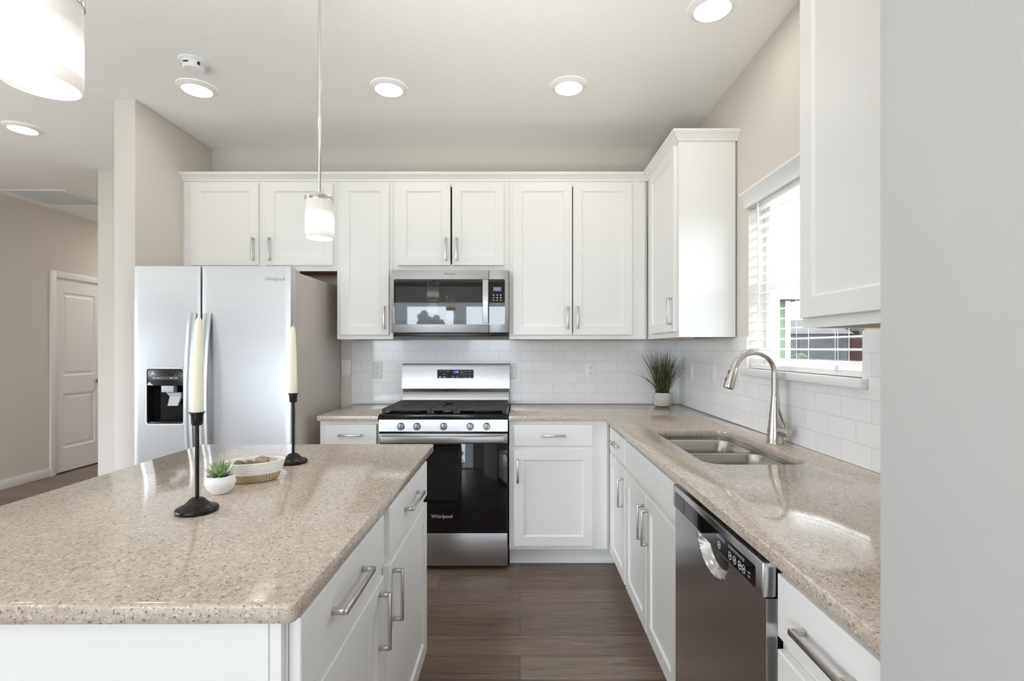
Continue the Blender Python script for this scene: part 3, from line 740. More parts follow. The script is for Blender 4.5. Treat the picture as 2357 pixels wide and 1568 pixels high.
# crown moulding along the tops
CP = [(0.001, 2.407), (0.007, 2.407), (0.0095, 2.417), (0.013, 2.419), (0.026, 2.433), (0.036, 2.440), (0.0375, 2.444), (0.042, 2.445), (0.042, 2.456), (-0.02, 2.456), (-0.02, 2.4075), (0.001, 2.4075)]
def crown(label, path_fn):
    mb = MB(); cols = [path_fn(o) for o, z in CP]
    rr = [[(cols[j][i][0], cols[j][i][1], CP[j][1]) for j in range(len(CP))] for i in range(len(cols[0]))]
    mb.rings(rr)
    return tag(mb.build('crown_molding', 'cabinet', smooth=False), label, 'crown molding')
YF = D - UD - 0.0005; XF = XR - 0.308
crown('white crown molding running along the tops of the back wall cabinets and around the corner', lambda o: [(XP1 + 0.0006, YF - o), (XF - o, YF - o), (XF - o, 2.64 - o), (XR - 0.0006, 2.64 - o)])
crown('white crown molding on top of the upper cabinet beside the foreground wall', lambda o: [(XR - 0.0006, 1.485 + o), (XF - o, 1.485 + o), (XF - o, 0.6615)])

# base cabinets
FB = D - 0.615
fb = fr_back(FB)
BT = 0.8835
cabinet('base_cabinet', 'narrow white base cabinet left of the range with a drawer', fb, -1.189, -0.837, 0.1176, BT, 0.606,
        [(-1.189, -1.14), (-0.886, -0.837)], [(-1.14, -0.886, 0.855, BT), (-1.14, -0.886, 0.70, 0.745), (-1.14, -0.886, 0.1176, 0.155)],
        [('drawer', -1.152, -0.848, 0.734, 0.860, ('h', -1.0, 0.799)), ('door', -1.152, -0.848, 0.141, 0.708, ('v', -0.885, 0.586))], toe=(-1.189, -0.837), L=0.137)
cabinet('base_cabinet', 'white base cabinet to the right of the range with one drawer over one door', fb, -0.065, 0.5365, 0.1176, BT, 0.606,
        [(-0.065, -0.01), (0.405, 0.5185)], [(-0.01, 0.405, 0.855, BT), (-0.01, 0.405, 0.70, 0.745), (-0.01, 0.405, 0.1176, 0.155)],
        [('drawer', -0.036, 0.431, 0.734, 0.860, ('h', 0.199, 0.797)), ('door', -0.036, 0.431, 0.141, 0.708, ('v', -0.014, 0.588))], toe=(-0.065, 0.62), L=0.137)
fbr = fr_right(XR - 0.612)
cabinet('base_cabinet', 'narrow white base cabinet in the inside corner with a drawer over a door', fbr, 2.455, FB - 0.0005, 0.1176, BT, 0.602,
        [(2.455, 2.50), (2.84, FB - 0.0005)], [(2.50, 2.84, 0.855, BT), (2.50, 2.84, 0.70, 0.745), (2.50, 2.84, 0.1176, 0.155)],
        [('drawer', 2.471, 2.872, 0.734, 0.860, ('h', 2.6715, 0.797)), ('door', 2.471, 2.872, 0.141, 0.708, ('v', 2.503, 0.588))], toe=(2.455, 2.9715))
cabinet('sink_cabinet', 'white sink base cabinet with a plain false front over two doors', fbr, 1.628, 2.455, 0.1176, BT, 0.602,
        [(1.628, 1.675), (2.41, 2.455)], [(1.675, 2.41, 0.855, BT), (1.675, 2.41, 0.70, 0.745), (1.675, 2.41, 0.1176, 0.155)],
        [('false_front', 1.652, 2.441, 0.734, 0.860, None), ('door', 1.652, 2.042, 0.141, 0.708, ('v', 2.012, 0.588)), ('door', 2.051, 2.441, 0.141, 0.708, ('v', 2.081, 0.588))], toe=(1.628, 2.455))
cabinet('drawer_cabinet', 'white drawer cabinet between the dishwasher and the foreground wall', fbr, 0.6615, 1.018, 0.1176, BT, 0.602,
        [(0.6615, 0.70), (0.98, 1.018)], [(0.70, 0.98, 0.855, BT), (0.70, 0.98, 0.70, 0.745), (0.70, 0.98, 0.40, 0.44), (0.70, 0.98, 0.1176, 0.155)],
        [('drawer', 0.675, 1.003, 0.734, 0.860, ('h', 0.836, 0.797)), ('drawer', 0.675, 1.003, 0.434, 0.708, ('h', 0.836, 0.64)), ('drawer', 0.675, 1.003, 0.141, 0.408, ('h', 0.836, 0.34))], toe=(0.6615, 1.018))

# island
IC = Vector((-0.83, 1.42, 0)); IA = math.radians(0.35)
def isl(o):
    p = o.location - IC; c, s_ = math.cos(IA), math.sin(IA)
    o.location = IC + Vector((p.x * c - p.y * s_, p.x * s_ + p.y * c, p.z)); o.rotation_euler.z = IA
    return o
fi = fr_isl(-0.377)
isl(cabinet('island_cabinet', 'white island cabinet nearest the camera with a drawer over a door', fi, 0.795, 1.335, 0.1176, BT, 0.60,
        [(0.795, 0.83), (1.29, 1.335)], [(0.83, 1.29, 0.86, BT), (0.83, 1.29, 0.705, 0.75), (0.83, 1.29, 0.1176, 0.155)],
        [('drawer', 0.803, 1.307, 0.742, 0.876, ('h', 1.03, 0.815, 0.19)), ('door', 0.803, 1.307, 0.141, 0.716, ('v', 1.262, 0.62))], toe=(0.795, 1.335)))
isl(cabinet('island_cabinet', 'white island cabinet facing the range end with a drawer over a door', fi, 1.335, 1.965, 0.1176, BT, 0.60,
        [(1.335, 1.38), (1.90, 1.965)], [(1.38, 1.90, 0.86, BT), (1.38, 1.90, 0.705, 0.75), (1.38, 1.90, 0.1176, 0.155)],
        [('drawer', 1.363, 1.93, 0.742, 0.876, ('h', 1.64, 0.812, 0.19)), ('door', 1.363, 1.93, 0.141, 0.716, ('v', 1.40, 0.62))], toe=(1.335, 1.965)))
t = thing('kitchen_island', 'plain white end and back of the island under the large countertop', 'island', (-0.80, 0.787, 0))
mb = MB()
mb.box((-1.08, 0.780, 0.0), (-0.398, 0.7945, BT), 0.0015); mb.box((-1.08, 0.795, 0), (-0.979, 1.965, BT)); mb.box((-1.08, 1.9655, 0), (-0.398, 1.98, BT), 0.0015)
mb.build('end_panel', 'cabinet', t, smooth=False)
MB().box((-0.3972, 0.7815, 0.1176), (-0.379, 0.7943, BT)).build('corner_stile', 'cabinet', t, smooth=False)
isl(t)

# ------------------------------------------------------------------ countertops
CT0, CT = 0.884, 0.914
def arc_corner(p, a, b, r, n=5):
    # fillet at corner p between directions a and b
    p, a, b = Vector(p), Vector(a).normalized(), Vector(b).normalized()
    c = p + a * r + b * r
    out = []
    for k in range(n + 1):
        t_ = PI / 2 * k / n
        out.append(tuple(c - b * r * math.cos(t_) - a * r * math.sin(t_)))
    return out
L_out = [(-0.067, D - 0.0005), (-0.067, D - 0.65), ]
L_out += [(XR - 0.65, D - 0.65)]
L_out += [(XR - 0.65, 0.6612), (XR - 0.0005, 0.6612), (XR - 0.0005, D - 0.0005)]
SK = (0.642, 1.0, 1.71, 2.42)
sink_hole = rrect(SK[0], SK[1], SK[2], SK[3], 0.065, 8)
tag(MB().plate(L_out, [sink_hole], CT0, CT, 0.003).build('countertop', 'quartz', angle=50), 'L-shaped speckled beige quartz countertop with the sink cut into it', 'countertop')
tag(MB().plate([(-1.193, D - 0.0005), (-1.193, D - 0.65), (-0.836, D - 0.65), (-0.836, D - 0.0005)], [], CT0, CT, 0.003).build('countertop', 'quartz', angle=50), 'small speckled beige quartz countertop between refrigerator and range', 'countertop')
ot = rrect(-1.312, -0.354, 0.77, 2.075, 0.012, 4)
ico = MB().plate(ot, [], CT0, CT, 0.003).build('island_countertop', 'quartz', angle=50)
for v in ico.data.vertices: v.co -= IC
ico.location = IC; ico.rotation_euler.z = IA
tag(ico, 'large speckled beige quartz island top holding candles and basket', 'countertop')

# ------------------------------------------------------------------ refrigerator
def cut(ob, cutter):
    """subtract a mesh builder's solid from an object, keeping plain mesh data"""
    c = cutter.build('cutter', 'slot', None, smooth=False)
    p = ob.parent; off = Vector((0, 0, 0))
    while p is not None: off += p.location; p = p.parent
    for v in c.data.vertices: v.co -= off
    par = ob.parent; ob.parent = None
    md = ob.modifiers.new('cut', 'BOOLEAN'); md.operation = 'DIFFERENCE'; md.object = c; md.solver = 'EXACT'
    bpy.context.view_layer.update()
    me = bpy.data.meshes.new_from_object(ob.evaluated_get(bpy.context.evaluated_depsgraph_get()))
    ob.modifiers.clear(); ob.data = me; ob.parent = par
    bpy.data.objects.remove(c)
def bowed(mb, fr, u0, u1, v0, v1, n0, n1, bow, b=0.005, seg=14):
    prof = [(u0, n0)]
    for k in range(seg + 1):
        t_ = k / seg
        prof.append((u0 + (u1 - u0) * t_, n1 + bow * (1 - (2 * t_ - 1) ** 2)))
    # round the vertical edges
    a, z = prof[1], prof[-1]
    prof[1:2] = [(u0, a[1] - b), (u0 + b * 0.3, a[1] - b * 0.3), (u0 + b, a[1] + bow * 0.05)]
    prof[-1:] = [(u1 - b, z[1] + bow * 0.05), (u1 - b * 0.3, z[1] - b * 0.3), (u1, z[1] - b), (u1, n0)]
    rr = []
    for v, ins in ((v0, b), (v0 + b * 0.3, b * 0.3), (v0 + b, 0), (v1 - b, 0), (v1 - b * 0.3, b * 0.3), (v1, b)):
        rr.append([fr(min(max(u, u0 + ins), u1 - ins), v, n if n == n0 else n - ins) for u, n in prof])
    return mb.rings(rr)

FX0, FX1 = -2.155, -1.278
ff = fr_back(2.85)
t = thing('refrigerator', 'stainless steel side-by-side refrigerator with a black ice and water dispenser', 'refrigerator', ((FX0 + FX1) / 2, 3.2, 0))
MB().box((FX0 + 0.003, 2.851, 0.05), (FX1 - 0.003, 3.56, 1.748), 0.004).build('body', 'fridge_side', t)
MB().box((FX0 + 0.02, 2.83, 0.012), (FX1 - 0.02, 2.850, 0.095), 0.003).build('base_grille', 'black_plastic', t)
for x in (FX0 + 0.08, FX1 - 0.08):
    for y in (2.92, 3.5): MB().cyl((x, y, 0), (x, y, 0.05), 0.022, seg=16).build('foot', 'rubber', t)
for x in (FX0 + 0.05, FX1 - 0.05):
    MB().box((x - 0.035, 2.80, 1.7485), (x + 0.035, 2.94, 1.766), 0.005).build('hinge_cover', 'grey_plastic', t)
GX = -1.780
mbd = MB(); bowed(mbd, ff, FX0, GX - 0.003, 0.10, 1.772, 0.004, 0.062, 0.0025)
ld = mbd.build('freezer_door', 'steel_fridge', t)
mbd = MB(); bowed(mbd, ff, GX + 0.005, FX1, 0.10, 1.772, 0.004, 0.062, 0.0025)
rd = mbd.build('door', 'steel_fridge', t)
DX0, DX1, DZ0, DZt = -2.082, -1.872, 0.888, 1.200
cm = MB(); cm.bm.clear()
def rr_prism(mb, fr, u0, u1, v0, v1, r, n0, n1):
    lp = rrect(u0, u1, v0, v1, r, 5)
    return mb.rings([[fr(u, v, n0) for u, v in lp], [fr(u, v, n1) for u, v in lp]])
rr_prism(cm, ff, DX0, DX1, DZ0, DZt, 0.014, 0.012, 0.12)
cut(ld, cm)
# dispenser housing inside the freezer door
mb = MB()
lp0 = rrect(DX0 - 0.004, DX1 + 0.004, DZ0 - 0.004, DZt + 0.004, 0.017, 5); lp1 = rrect(DX0 + 0.003, DX1 - 0.003, DZ0 + 0.003, DZt - 0.003, 0.012, 5)
mb.rings([[ff(u, v, 0.0655) for u, v in lp0], [ff(u, v, 0.0695) for u, v in lp0], [ff(u, v, 0.0695) for u, v in lp1], [ff(u, v, 0.0655) for u, v in lp1], [ff(u, v, 0.0655) for u, v in lp0]], False, False)
hs = mb.build('dispenser', 'plastic', ld)
mb = MB()
li = rrect(DX0 + 0.0005, DX1 - 0.0005, DZ0 + 0.0005, DZt - 0.0005, 0.0135, 5)
mb.rings([[ff(u, v, 0.0660) for u, v in li], [ff(u, v, 0.013) for u, v in li]], False, True)
mb.build('dispenser_recess', 'black_glass', ld, normals=False)
MB().fbox(ff, DX0 + 0.004, DX1 - 0.004, 1.103, DZt - 0.004, 0.0135, 0.0665, 0.004).build('dispenser_panel', 'black_plastic', ld)
mb = MB()
ux0 = DX0 + 0.030
for k in range(6):
    a = ux0 + k * 0.0245
    for q in ((a, a + 0.0235, 1.152, 1.1528), (a, a + 0.0235, 1.1392, 1.140), (a, a + 0.0008, 1.140, 1.152), (a + 0.0227, a + 0.0235, 1.140, 1.152)): mb.fbox(ff, *q, 0.0666, 0.0669)
    sh = [(0.006, 0.018), (0.005, 0.019), (0.009, 0.015), (0.010, 0.014), (0.005, 0.018), (0.006, 0.019)][k]
    mb.fbox(ff, a + sh[0], a + sh[1], 1.1435, 1.1485, 0.0666, 0.0669)
mb.fbox(ff, DX0 + 0.11, DX0 + 0.113, 1.163, 1.166, 0.0666, 0.0669); mb.fbox(ff, DX1 - 0.05, DX1 - 0.047, 1.161, 1.164, 0.0666, 0.0669)
mb.build('icon_row', 'grey_print', ld, smooth=False)
mb = MB()   # torn protective film on the control panel
for tri in (((DX0 + 0.024, 1.158), (DX0 + 0.036, 1.184), (DX0 + 0.052, 1.160), (DX0 + 0.042, 1.168)), ((DX0 + 0.004, 1.110), (DX0 + 0.018, 1.124), (DX0 + 0.030, 1.112), (DX0 + 0.040, 1.104), (DX0 + 0.006, 1.106))):
    mb = MB(); mb.rings([[ff(u, v, 0.0667) for u, v in tri], [ff(u, v, 0.0676) for u, v in tri]])
    mb.build('film_scrap', 'silver_print', ld, smooth=False)
MB().fbox(ff, DX0 + 0.082, DX0 + 0.150, 1.066, 1.1025, 0.03, 0.066, 0.003).build('chute_cover', 'grey_plastic', ld)
mb = MB()
mb.rings([[ff(DX0 + u, v, n) for u, v, n in ((0.106, 1.064, 0.034), (0.188, 1.064, 0.034), (0.188, 1.064, 0.060), (0.106, 1.064, 0.060))],
          [ff(DX0 + u, v, n) for u, v, n in ((0.120, 1.042, 0.034), (0.184, 1.042, 0.034), (0.184, 1.042, 0.052), (0.120, 1.042, 0.052))],
          [ff(DX0 + u, v, n) for u, v, n in ((0.112, 0.990, 0.046), (0.168, 0.990, 0.046), (0.168, 0.990, 0.058), (0.112, 0.990, 0.058))]])
mb.build('dispenser_paddle', 'grey_plastic', ld, smooth=False)
MB().fbox(ff, DX0 + 0.01, DX1 - 0.01, DZ0 + 0.003, DZ0 + 0.014, 0.0135, 0.064, 0.003).build('drip_tray', 'black_plastic', ld)
MB().text(ff, 'Whirlpool', 0.028, -1.372, 1.700, 0.0655).build('logo', 'silver_print', rd, smooth=False)
def fridge_handle(parent, uc, sgn):
    mb = MB(); rr = []
    N = 24; z0, z1 = 0.52, 1.508
    for k in range(N + 1):
        t_ = k / N; v = z0 + (z1 - z0) * t_
        out = 0.072 + 0.040 * math.sin(PI * t_) ** 0.8
        wd = 0.023; th = 0.012
        c_ = [(-wd, out - th), (wd, out - th), (wd, out - 0.003), (wd - 0.005, out), (-wd + 0.005, out), (-wd, out - 0.003)]
        rr.append([ff(uc + u, v, n) for u, n in c_])
    mb.rings(rr)
    for v in (z0 + 0.03, z1 - 0.03): mb.fbox(ff, uc - 0.012, uc + 0.012, v - 0.028, v + 0.028, 0.064, 0.074, 0.001)
    return mb.build('handle', 'steel', parent)
fridge_handle(ld, -1.824, -1); fridge_handle(rd, -1.742, 1)

# ------------------------------------------------------------------ gas range
RX0, RX1 = -0.8315, -0.0725
fg = fr_back(2.968)
t = thing('gas_range', 'stainless steel gas range with black oven door and cast iron grates', 'range', ((RX0 + RX1) / 2, 3.2, 0))
RB = D - 0.025   # back of the range
MB().box((RX0, 2.975, 0.03), (RX1, RB, 0.893), 0.003).build('body', 'black_enamel', t)
for x in (RX0 + 0.05, RX1 - 0.05):
    for y in (3.02, 3.5): MB().cyl((x, y, 0), (x, y, 0.03), 0.018, seg=14).build('foot', 'rubber', t)
# cooktop pan with raised front lip
MB().box((RX0 - 0.0, 2.935, 0.8935), (RX1 + 0.0, 3.50, 0.9245), 0.006).build('cooktop', 'black_enamel', t)
# control panel (slightly tilted) with knobs
cp = MB()
cp.rings([[(x, 2.974, 0.8165), (x, 2.945, 0.8165), (x, 2.938, 0.822), (x, 2.948, 0.890), (x, 2.952, 0.893), (x, 2.974, 0.893)] for x in (RX0, RX1)])
cpo = cp.build('control_panel', 'steel', t, angle=25)
for px in (923, 960, 1021, 1082, 1120):
    x = (px - 1197) / 390.5; z = 0.852
    kd = MB()
    y0 = 2.9415
    for rr_ in ([(0.0215, 0.0), (0.0215, 0.004), (0.0195, 0.007), (0.0185, 0.022), (0.0165, 0.024)],):
        kd.rings([[(x + r * math.cos(2 * PI * k / 28), y0 - n, z + r * math.sin(2 * PI * k / 28)) for k in range(28)] for r, n in rr_])
    kd.box((x - 0.0065, y0 - 0.034, z - 0.0175), (x + 0.0065, y0 - 0.0238, z + 0.0175), 0.002)
    kd.build('knob', 'steel', t)
# oven door
od = MB(); od.box((RX0 + 0.001, 2.945, 0.229), (RX1 - 0.001, 2.974, 0.8105), 0.003)
odo = od.build('oven_door', 'black_enamel', t)
MB().box((RX0 + 0.002, 2.9405, 0.243), (RX1 - 0.002, 2.9449, 0.750), 0.0015).build('oven_glass', 'black_glass', odo)
MB().box((RX0 + 0.001, 2.938, 0.7515), (RX1 - 0.001, 2.9448, 0.8095), 0.002).build('door_trim', 'steel', odo)
hd = MB(); rr = []
for k in range(19):
    t_ = k / 18; x = RX0 + 0.022 + (RX1 - RX0 - 0.044) * t_
    out = 2.902 - 0.020 * math.sin(PI * t_)
    rr.append([(x, out, 0.760), (x, out - 0.006, 0.766), (x, out - 0.008, 0.780), (x, out - 0.006, 0.796), (x, out, 0.801), (x, out + 0.008, 0.801), (x, out + 0.008, 0.760)])
hd.rings(rr)
for x in (RX0 + 0.022, RX1 - 0.052): hd.box((x, 2.905, 0.762), (x + 0.03, 2.9378, 0.799), 0.002)
hd.build('handle', 'steel', odo)
MB().text(fr_back(2.9405), 'Whirlpool', 0.030, (1017 - 1197) / 391.0, 1.3114 - (1189 - 802) / 391.0, 0.0004).build('logo', 'silver_print', odo, smooth=False)
dw_ = MB(); dw_.box((RX0 + 0.002, 2.944, 0.028), (RX1 - 0.002, 2.9745, 0.222), 0.004)
dw_.build('drawer', 'steel', t)
# backguard: stainless control face above a vent trim
bgp = MB()
bgp.rings([[(x, RB, 1.022), (x, 3.522, 1.022), (x, 3.516, 1.028), (x, 3.522, 1.180), (x, 3.528, 1.196), (x, 3.54, 1.203), (x, RB, 1.203)] for x in (RX0, RX0 + 0.006, RX1 - 0.006, RX1)])
bg = bgp.build('backguard', 'steel', t, angle=30)
MB().box((RX0 + 0.004, 3.535, 0.9), (RX1 - 0.004, RB, 1.0215)).build('vent_trim', 'black_enamel', t)
vt = MB()
vt.rings([[(x, 3.5345, 1.008), (x, 3.528, 1.006), (x, 3.515, 0.985), (x, 3.508, 0.955), (x, 3.505, 0.925), (x, 3.5345, 0.925)] for x in (RX0 + 0.006, RX1 - 0.006)])
vt.build('vent_rail', 'steel', t)
fbg = fr_back(3.5195)
cx = (1048.5 - 1197) / 326.5
MB().fbox(fbg, cx - 0.128, cx + 0.128, 1.098, 1.161, -0.003, 0.0006).build('display_panel', 'display_glass', bg)
MB().text(fbg, '2:38', 0.020, cx + 0.004, 1.144, 0.0011).build('clock', 'blue_led', bg, smooth=False)
mb = MB()
for u, v, ww in ((-0.108, 1.151, .009), (-0.078, 1.151, .009), (-0.050, 1.150, .012), (-0.078, 1.129, .014), (-0.108, 1.112, .022), (-0.078, 1.112, .02), (-0.108, 1.106, .013), (-0.078, 1.106, .01),
                 (0.042, 1.150, .010), (0.042, 1.140, .022), (0.042, 1.129, .008), (0.071, 1.150, .012), (0.100, 1.150, .010), (0.071, 1.128, .010), (0.100, 1.128, .010), (0.071, 1.107, .010), (0.100, 1.107, .012)):
    mb.fbox(fbg, cx + u - ww / 2, cx + u + ww / 2, v - 0.0016, v + 0.0016, 0.0007, 0.0011)
for u in (-0.0605, 0.056): mb.fbox(fbg, cx + u, cx + u + 0.0006, 1.102, 1.157, 0.0007, 0.0011)
for u in (-0.018, 0.014):
    for q in ((-0.01, 0.01, 1.1165, 1.1172), (-0.01, 0.01, 1.1060, 1.1067), (-0.01, -0.0093, 1.1060, 1.1172), (0.0093, 0.01, 1.1060, 1.1172), (-0.0045, 0.0045, 1.110, 1.113)):
        mb.fbox(fbg, cx + u + q[0], cx + u + q[1], q[2], q[3], 0.0007, 0.0011)
mb.build('button_marks', 'grey_print', bg, smooth=False)
# burners
for k, (x, y, r) in enumerate(((-0.70, 3.08, 0.045), (-0.70, 3.36, 0.038), (-0.452, 3.22, 0.05), (-0.205, 3.08, 0.05), (-0.205, 3.36, 0.036))):
    MB().lathe([(r + 0.014, 0), (r + 0.012, 0.006), (r, 0.007), (r, 0.012), (r - 0.006, 0.015)], (x, y, 0.9248), 24).build('burner', 'cast_iron', t)
# three cast iron grates
def grate(x0, x1, center=False):
    mb = MB(); y0, y1 = 2.962, 3.462; zt, zb = 0.954, 0.940
    b = 0.012
    mb.box((x0, y0, zb), (x1, y0 + b, zt), 0.002); mb.box((x0, y1 - b, zb), (x1, y1, zt), 0.002)
    mb.box((x0, y0 + b, zb), (x0 + b, y1 - b, zt), 0.002); mb.box((x1 - b, y0 + b, zb), (x1, y1 - b, zt), 0.002)
    xm = (x0 + x1) / 2; hw = 0.028 if center else 0.055
    n = 17
    for k in range(n):
        y = y0 + b + (y1 - y0 - 2 * b) * (k + 0.5) / n
        slot = (4 <= k <= 12) if center else (k in (4, 6, 10, 12))
        if slot:
            mb.box((x0 + b, y - 0.0085, zb + 0.003), (xm - hw, y + 0.0085, zt - 0.001)); mb.box((xm + hw, y - 0.0085, zb + 0.003), (x1 - b, y + 0.0085, zt - 0.001))
            if not center: mb.box((xm - 0.006, y - 0.0085, zb + 0.003), (xm + 0.006, y + 0.0085, zt - 0.001))
        else:
            mb.box((x0 + b, y - 0.0085, zb + 0.003), (x1 - b, y + 0.0085, zt - 0.001))
    mb.box((xm - hw - 0.012, y0 + b, zb - 0.002), (xm - hw, y1 - b, zt - 0.002)); mb.box((xm + hw, y0 + b, zb - 0.002), (xm + hw + 0.012, y1 - b, zt - 0.002))
    for x in (x0, x1 - 0.02):
        for y in (y0, (y0 + y1) / 2, y1 - 0.02): mb.box((x, y, 0.9248), (x + 0.02, y + 0.02, zb), 0.002)
    return mb.build('grate', 'cast_iron', t)
gw = (RX1 - RX0 - 0.024)
gx = [RX0 + 0.012, RX0 + 0.012 + gw * 0.395, RX0 + 0.012 + gw * 0.605, RX1 - 0.012]
grate(gx[0], gx[1] - 0.002); grate(gx[1], gx[2] - 0.002, True); grate(gx[2], gx[3])

# ------------------------------------------------------------------ microwave
MX0, MX1 = -0.8305, -0.0735
fm = fr_back(3.236)
t = thing('microwave', 'stainless over-the-range microwave with a black glass door', 'microwave', ((MX0 + MX1) / 2, 3.4, 1.388))
MB().box((MX0 + 0.012, 3.2365, 1.388), (MX1 - 0.004, D - 0.009, 1.8175), 0.003).build('body', 'black_plastic', t)
DVX = (1125.5 - 1197) / 357.5
g0, g1 = 1.466, 1.757; wx0, wx1 = (906 - 1197) / 357.5, (1162 - 1197) / 357.5
mb = MB()
mb.fbox(fm, MX0, DVX - 0.001, 1.412, 1.8165, 0.0005, 0.015, 0.003)
md = mb.build('door', 'steel', t)
mc = MB(); mc.fbox(fm, DVX + 0.001, MX1, 1.412, 1.8165, 0.0005, 0.015, 0.003)
mco = mc.build('control_panel', 'steel', t)
def rr_plate(fr, u0, u1, v0, v1, r, n0, n1):
    mb = MB(); rr_prism(mb, fr, u0, u1, v0, v1, r, n0, n1); return mb
def half_round(fr, u0, u1, v0, v1, r, n0, n1, left):
    lp = []
    def c_(cx_, cy_, a): return [(cx_ + r * math.cos(math.radians(a + 90 * k / 6)), cy_ + r * math.sin(math.radians(a + 90 * k / 6))) for k in range(7)]
    if left: lp = [(u1, v0), (u1, v1)] + c_(u0 + r, v1 - r, 90) + c_(u0 + r, v0 + r, 180)
    else: lp = [(u0, v1), (u0, v0)] + c_(u1 - r, v0 + r, 270) + c_(u1 - r, v1 - r, 0)
    mb = MB(); mb.rings([[fr(u, v, n0) for u, v in lp], [fr(u, v, n1) for u, v in lp]]); return mb
half_round(fm, wx0, DVX - 0.0012, g0, g1, 0.010, 0.0151, 0.0165, True).build('door_glass', 'mirror_glass', md, smooth=False)
ws = MB(); ws.fbox(fm, wx0 + 0.015, -0.252, 1.494, 1.708, 0.0166, 0.0168)
ws.build('door_screen', 'mesh_glass', md, smooth=False)
half_round(fm, DVX + 0.0012, wx1, g0, g1, 0.010, 0.0151, 0.0165, False).build('keypad', 'mirror_glass', mco, smooth=False)
hd = MB(); rr = []
for k in range(15):
    t_ = k / 14; v = 1.474 + (1.751 - 1.474) * t_
    out = 0.040 + 0.012 * math.sin(PI * t_)
    c_ = (1117 - 1197) / 361.5; w_ = 0.0185
    rr.append([fm(c_ + u, v, n) for u, n in ((-w_, out - 0.010), (w_, out - 0.010), (w_, out - 0.003), (w_ - 0.004, out), (-w_ + 0.004, out), (-w_, out - 0.003))])
hd.rings(rr)
for v in (1.484, 1.735): hd.fbox(fm, c_ - 0.010, c_ + 0.010, v, v + 0.012, 0.0166, 0.034)
hd.build('handle', 'steel', md)
MB().text(fm, 'Whirlpool', 0.018, (1035 - 1197) / 357.5, 1.791, 0.0153).build('logo', 'dark_print', md, smooth=False)
kx0 = (1144.5 - 1197) / 357.5
MB().fbox(fm, kx0 - 0.026, kx0 + 0.026, 1.680, 1.706, 0.0166, 0.0168).build('display', 'lcd', mco, smooth=False)
MB().text(fm, '12:30', 0.0145, kx0, 1.693, 0.0172).build('clock', 'pale_led', mco, smooth=False)
mb = MB()
for r_ in range(4):
    for c in range(3):
        ww = 0.010 if r_ < 3 else 0.004
        u = kx0 - 0.023 + c * 0.0225; v = 1.656 - r_ * 0.0165 - (0.008 if r_ == 3 else 0)
        mb.fbox(fm, u - ww / 2, u + ww / 2, v - 0.0022, v + 0.0022, 0.0166, 0.0168)
        if r_ < 3: mb.fbox(fm, u - ww / 3, u + ww / 3, v - 0.0052, v - 0.0034, 0.0166, 0.0168)
for r_ in range(3):
    for c in range(3):
        u = kx0 - 0.023 + c * 0.0225; v = 1.562 - r_ * 0.024
        mb.fbox(fm, u - 0.002, u + 0.002, v - 0.003, v + 0.003, 0.0166, 0.0168)
mb.build('key_marks', 'grey_print', mco, smooth=False)
MB().fbox(fm, MX0 + 0.014, MX1 - 0.006, 1.3895, 1.410, 0.0005, 0.008, 0.002).build('vent_strip', 'black_plastic', t)

# ------------------------------------------------------------------ dishwasher
XD = 0.499
fd = fr_right(XD)
t = thing('dishwasher', 'stainless steel dishwasher with a black control strip, under the counter', 'dishwasher', (0.8, 1.322, 0))
W0, W1 = 1.0245, 1.6235
MB().box((XD + 0.03, W0 + 0.003, 0.105), (1.13, W1 - 0.003, 0.868)).build('body', 'black_plastic', t, smooth=False)
MB().box((XD + 0.10, W0 + 0.003, 0.0), (1.10, W1 - 0.003, 0.1045)).build('toe_panel', 'black_plastic', t, smooth=False)
# door skin with a scooped pocket grip pressed into it under the control strip
NU, NV = 84, 96
u0, u1, v0, v1 = W0 + 0.001, W1 - 0.001, 0.105, 0.797
bm = bmesh.new(); grid = []
uc_, vc_ = 1.315, 0.800
us = [u0 + (u1 - u0) * k / NU for k in range(NU + 1)]
vs = [v0 + 0.53 * k / 12 for k in range(12)] + [v0 + 0.53 + (v1 - v0 - 0.53) * k / 60 for k in range(61)]
for v in vs:
    row = []
    for u in us:
        e = ((u - uc_) / 0.105) ** 2 + ((v - vc_) / 0.080) ** 2
        dep = 0.0
        if e < 1: dep = 0.030 * min(1.0, (1 - e) * 2.2) ** 0.7
        row.append(bm.verts.new(fd(u, v, -0.006 - dep)))
    grid.append(row)
for a, b in zip(grid, grid[1:]):
    for k in range(NU): bm.faces.new((a[k], a[k + 1], b[k + 1], b[k]))
mb = MB(); mb.bm.free(); mb.bm = bm
rim = [e for e in bm.edges if len(e.link_faces) == 1]
ex = bmesh.ops.extrude_edge_only(bm, edges=rim)
for v in [g for g in ex['geom'] if isinstance(g, bmesh.types.BMVert)]: v.co.x = XD + 0.0295
dd = mb.build('door', 'steel_y', t, angle=30)
mb = MB(); mb.fbox(fd, W0 + 0.0005, W1 - 0.0005, 0.7985, 0.872, -0.029, 0.002, 0.004)
cs = mb.build('control_strip', 'steel_y', t)
rr_plate(fd, W0 + 0.030, W1 - 0.118, 0.806, 0.852, 0.006, 0.0021, 0.0032).build('control_glass', 'black_glass', cs, smooth=False)
mb = rr_plate(fd, W1 - 0.112, W1 - 0.022, 0.806, 0.852, 0.004, 0.0021, 0.0030)
mb.build('nameplate', 'dark_plate', cs, smooth=False)
mb = MB()
for k in range(7): mb.fbox(fd, W1 - 0.030 - k * 0.0115, W1 - 0.025 - k * 0.0115, 0.8545, 0.858, 0.0021, 0.0027)
for k in range(5):
    mb.fbox(fd, 1.250 - k * 0.010, 1.257 - k * 0.010, 0.8425, 0.8445, 0.0033, 0.0036); mb.fbox(fd, 1.251 - k * 0.010, 1.256 - k * 0.010, 0.838, 0.8395, 0.0033, 0.0036)
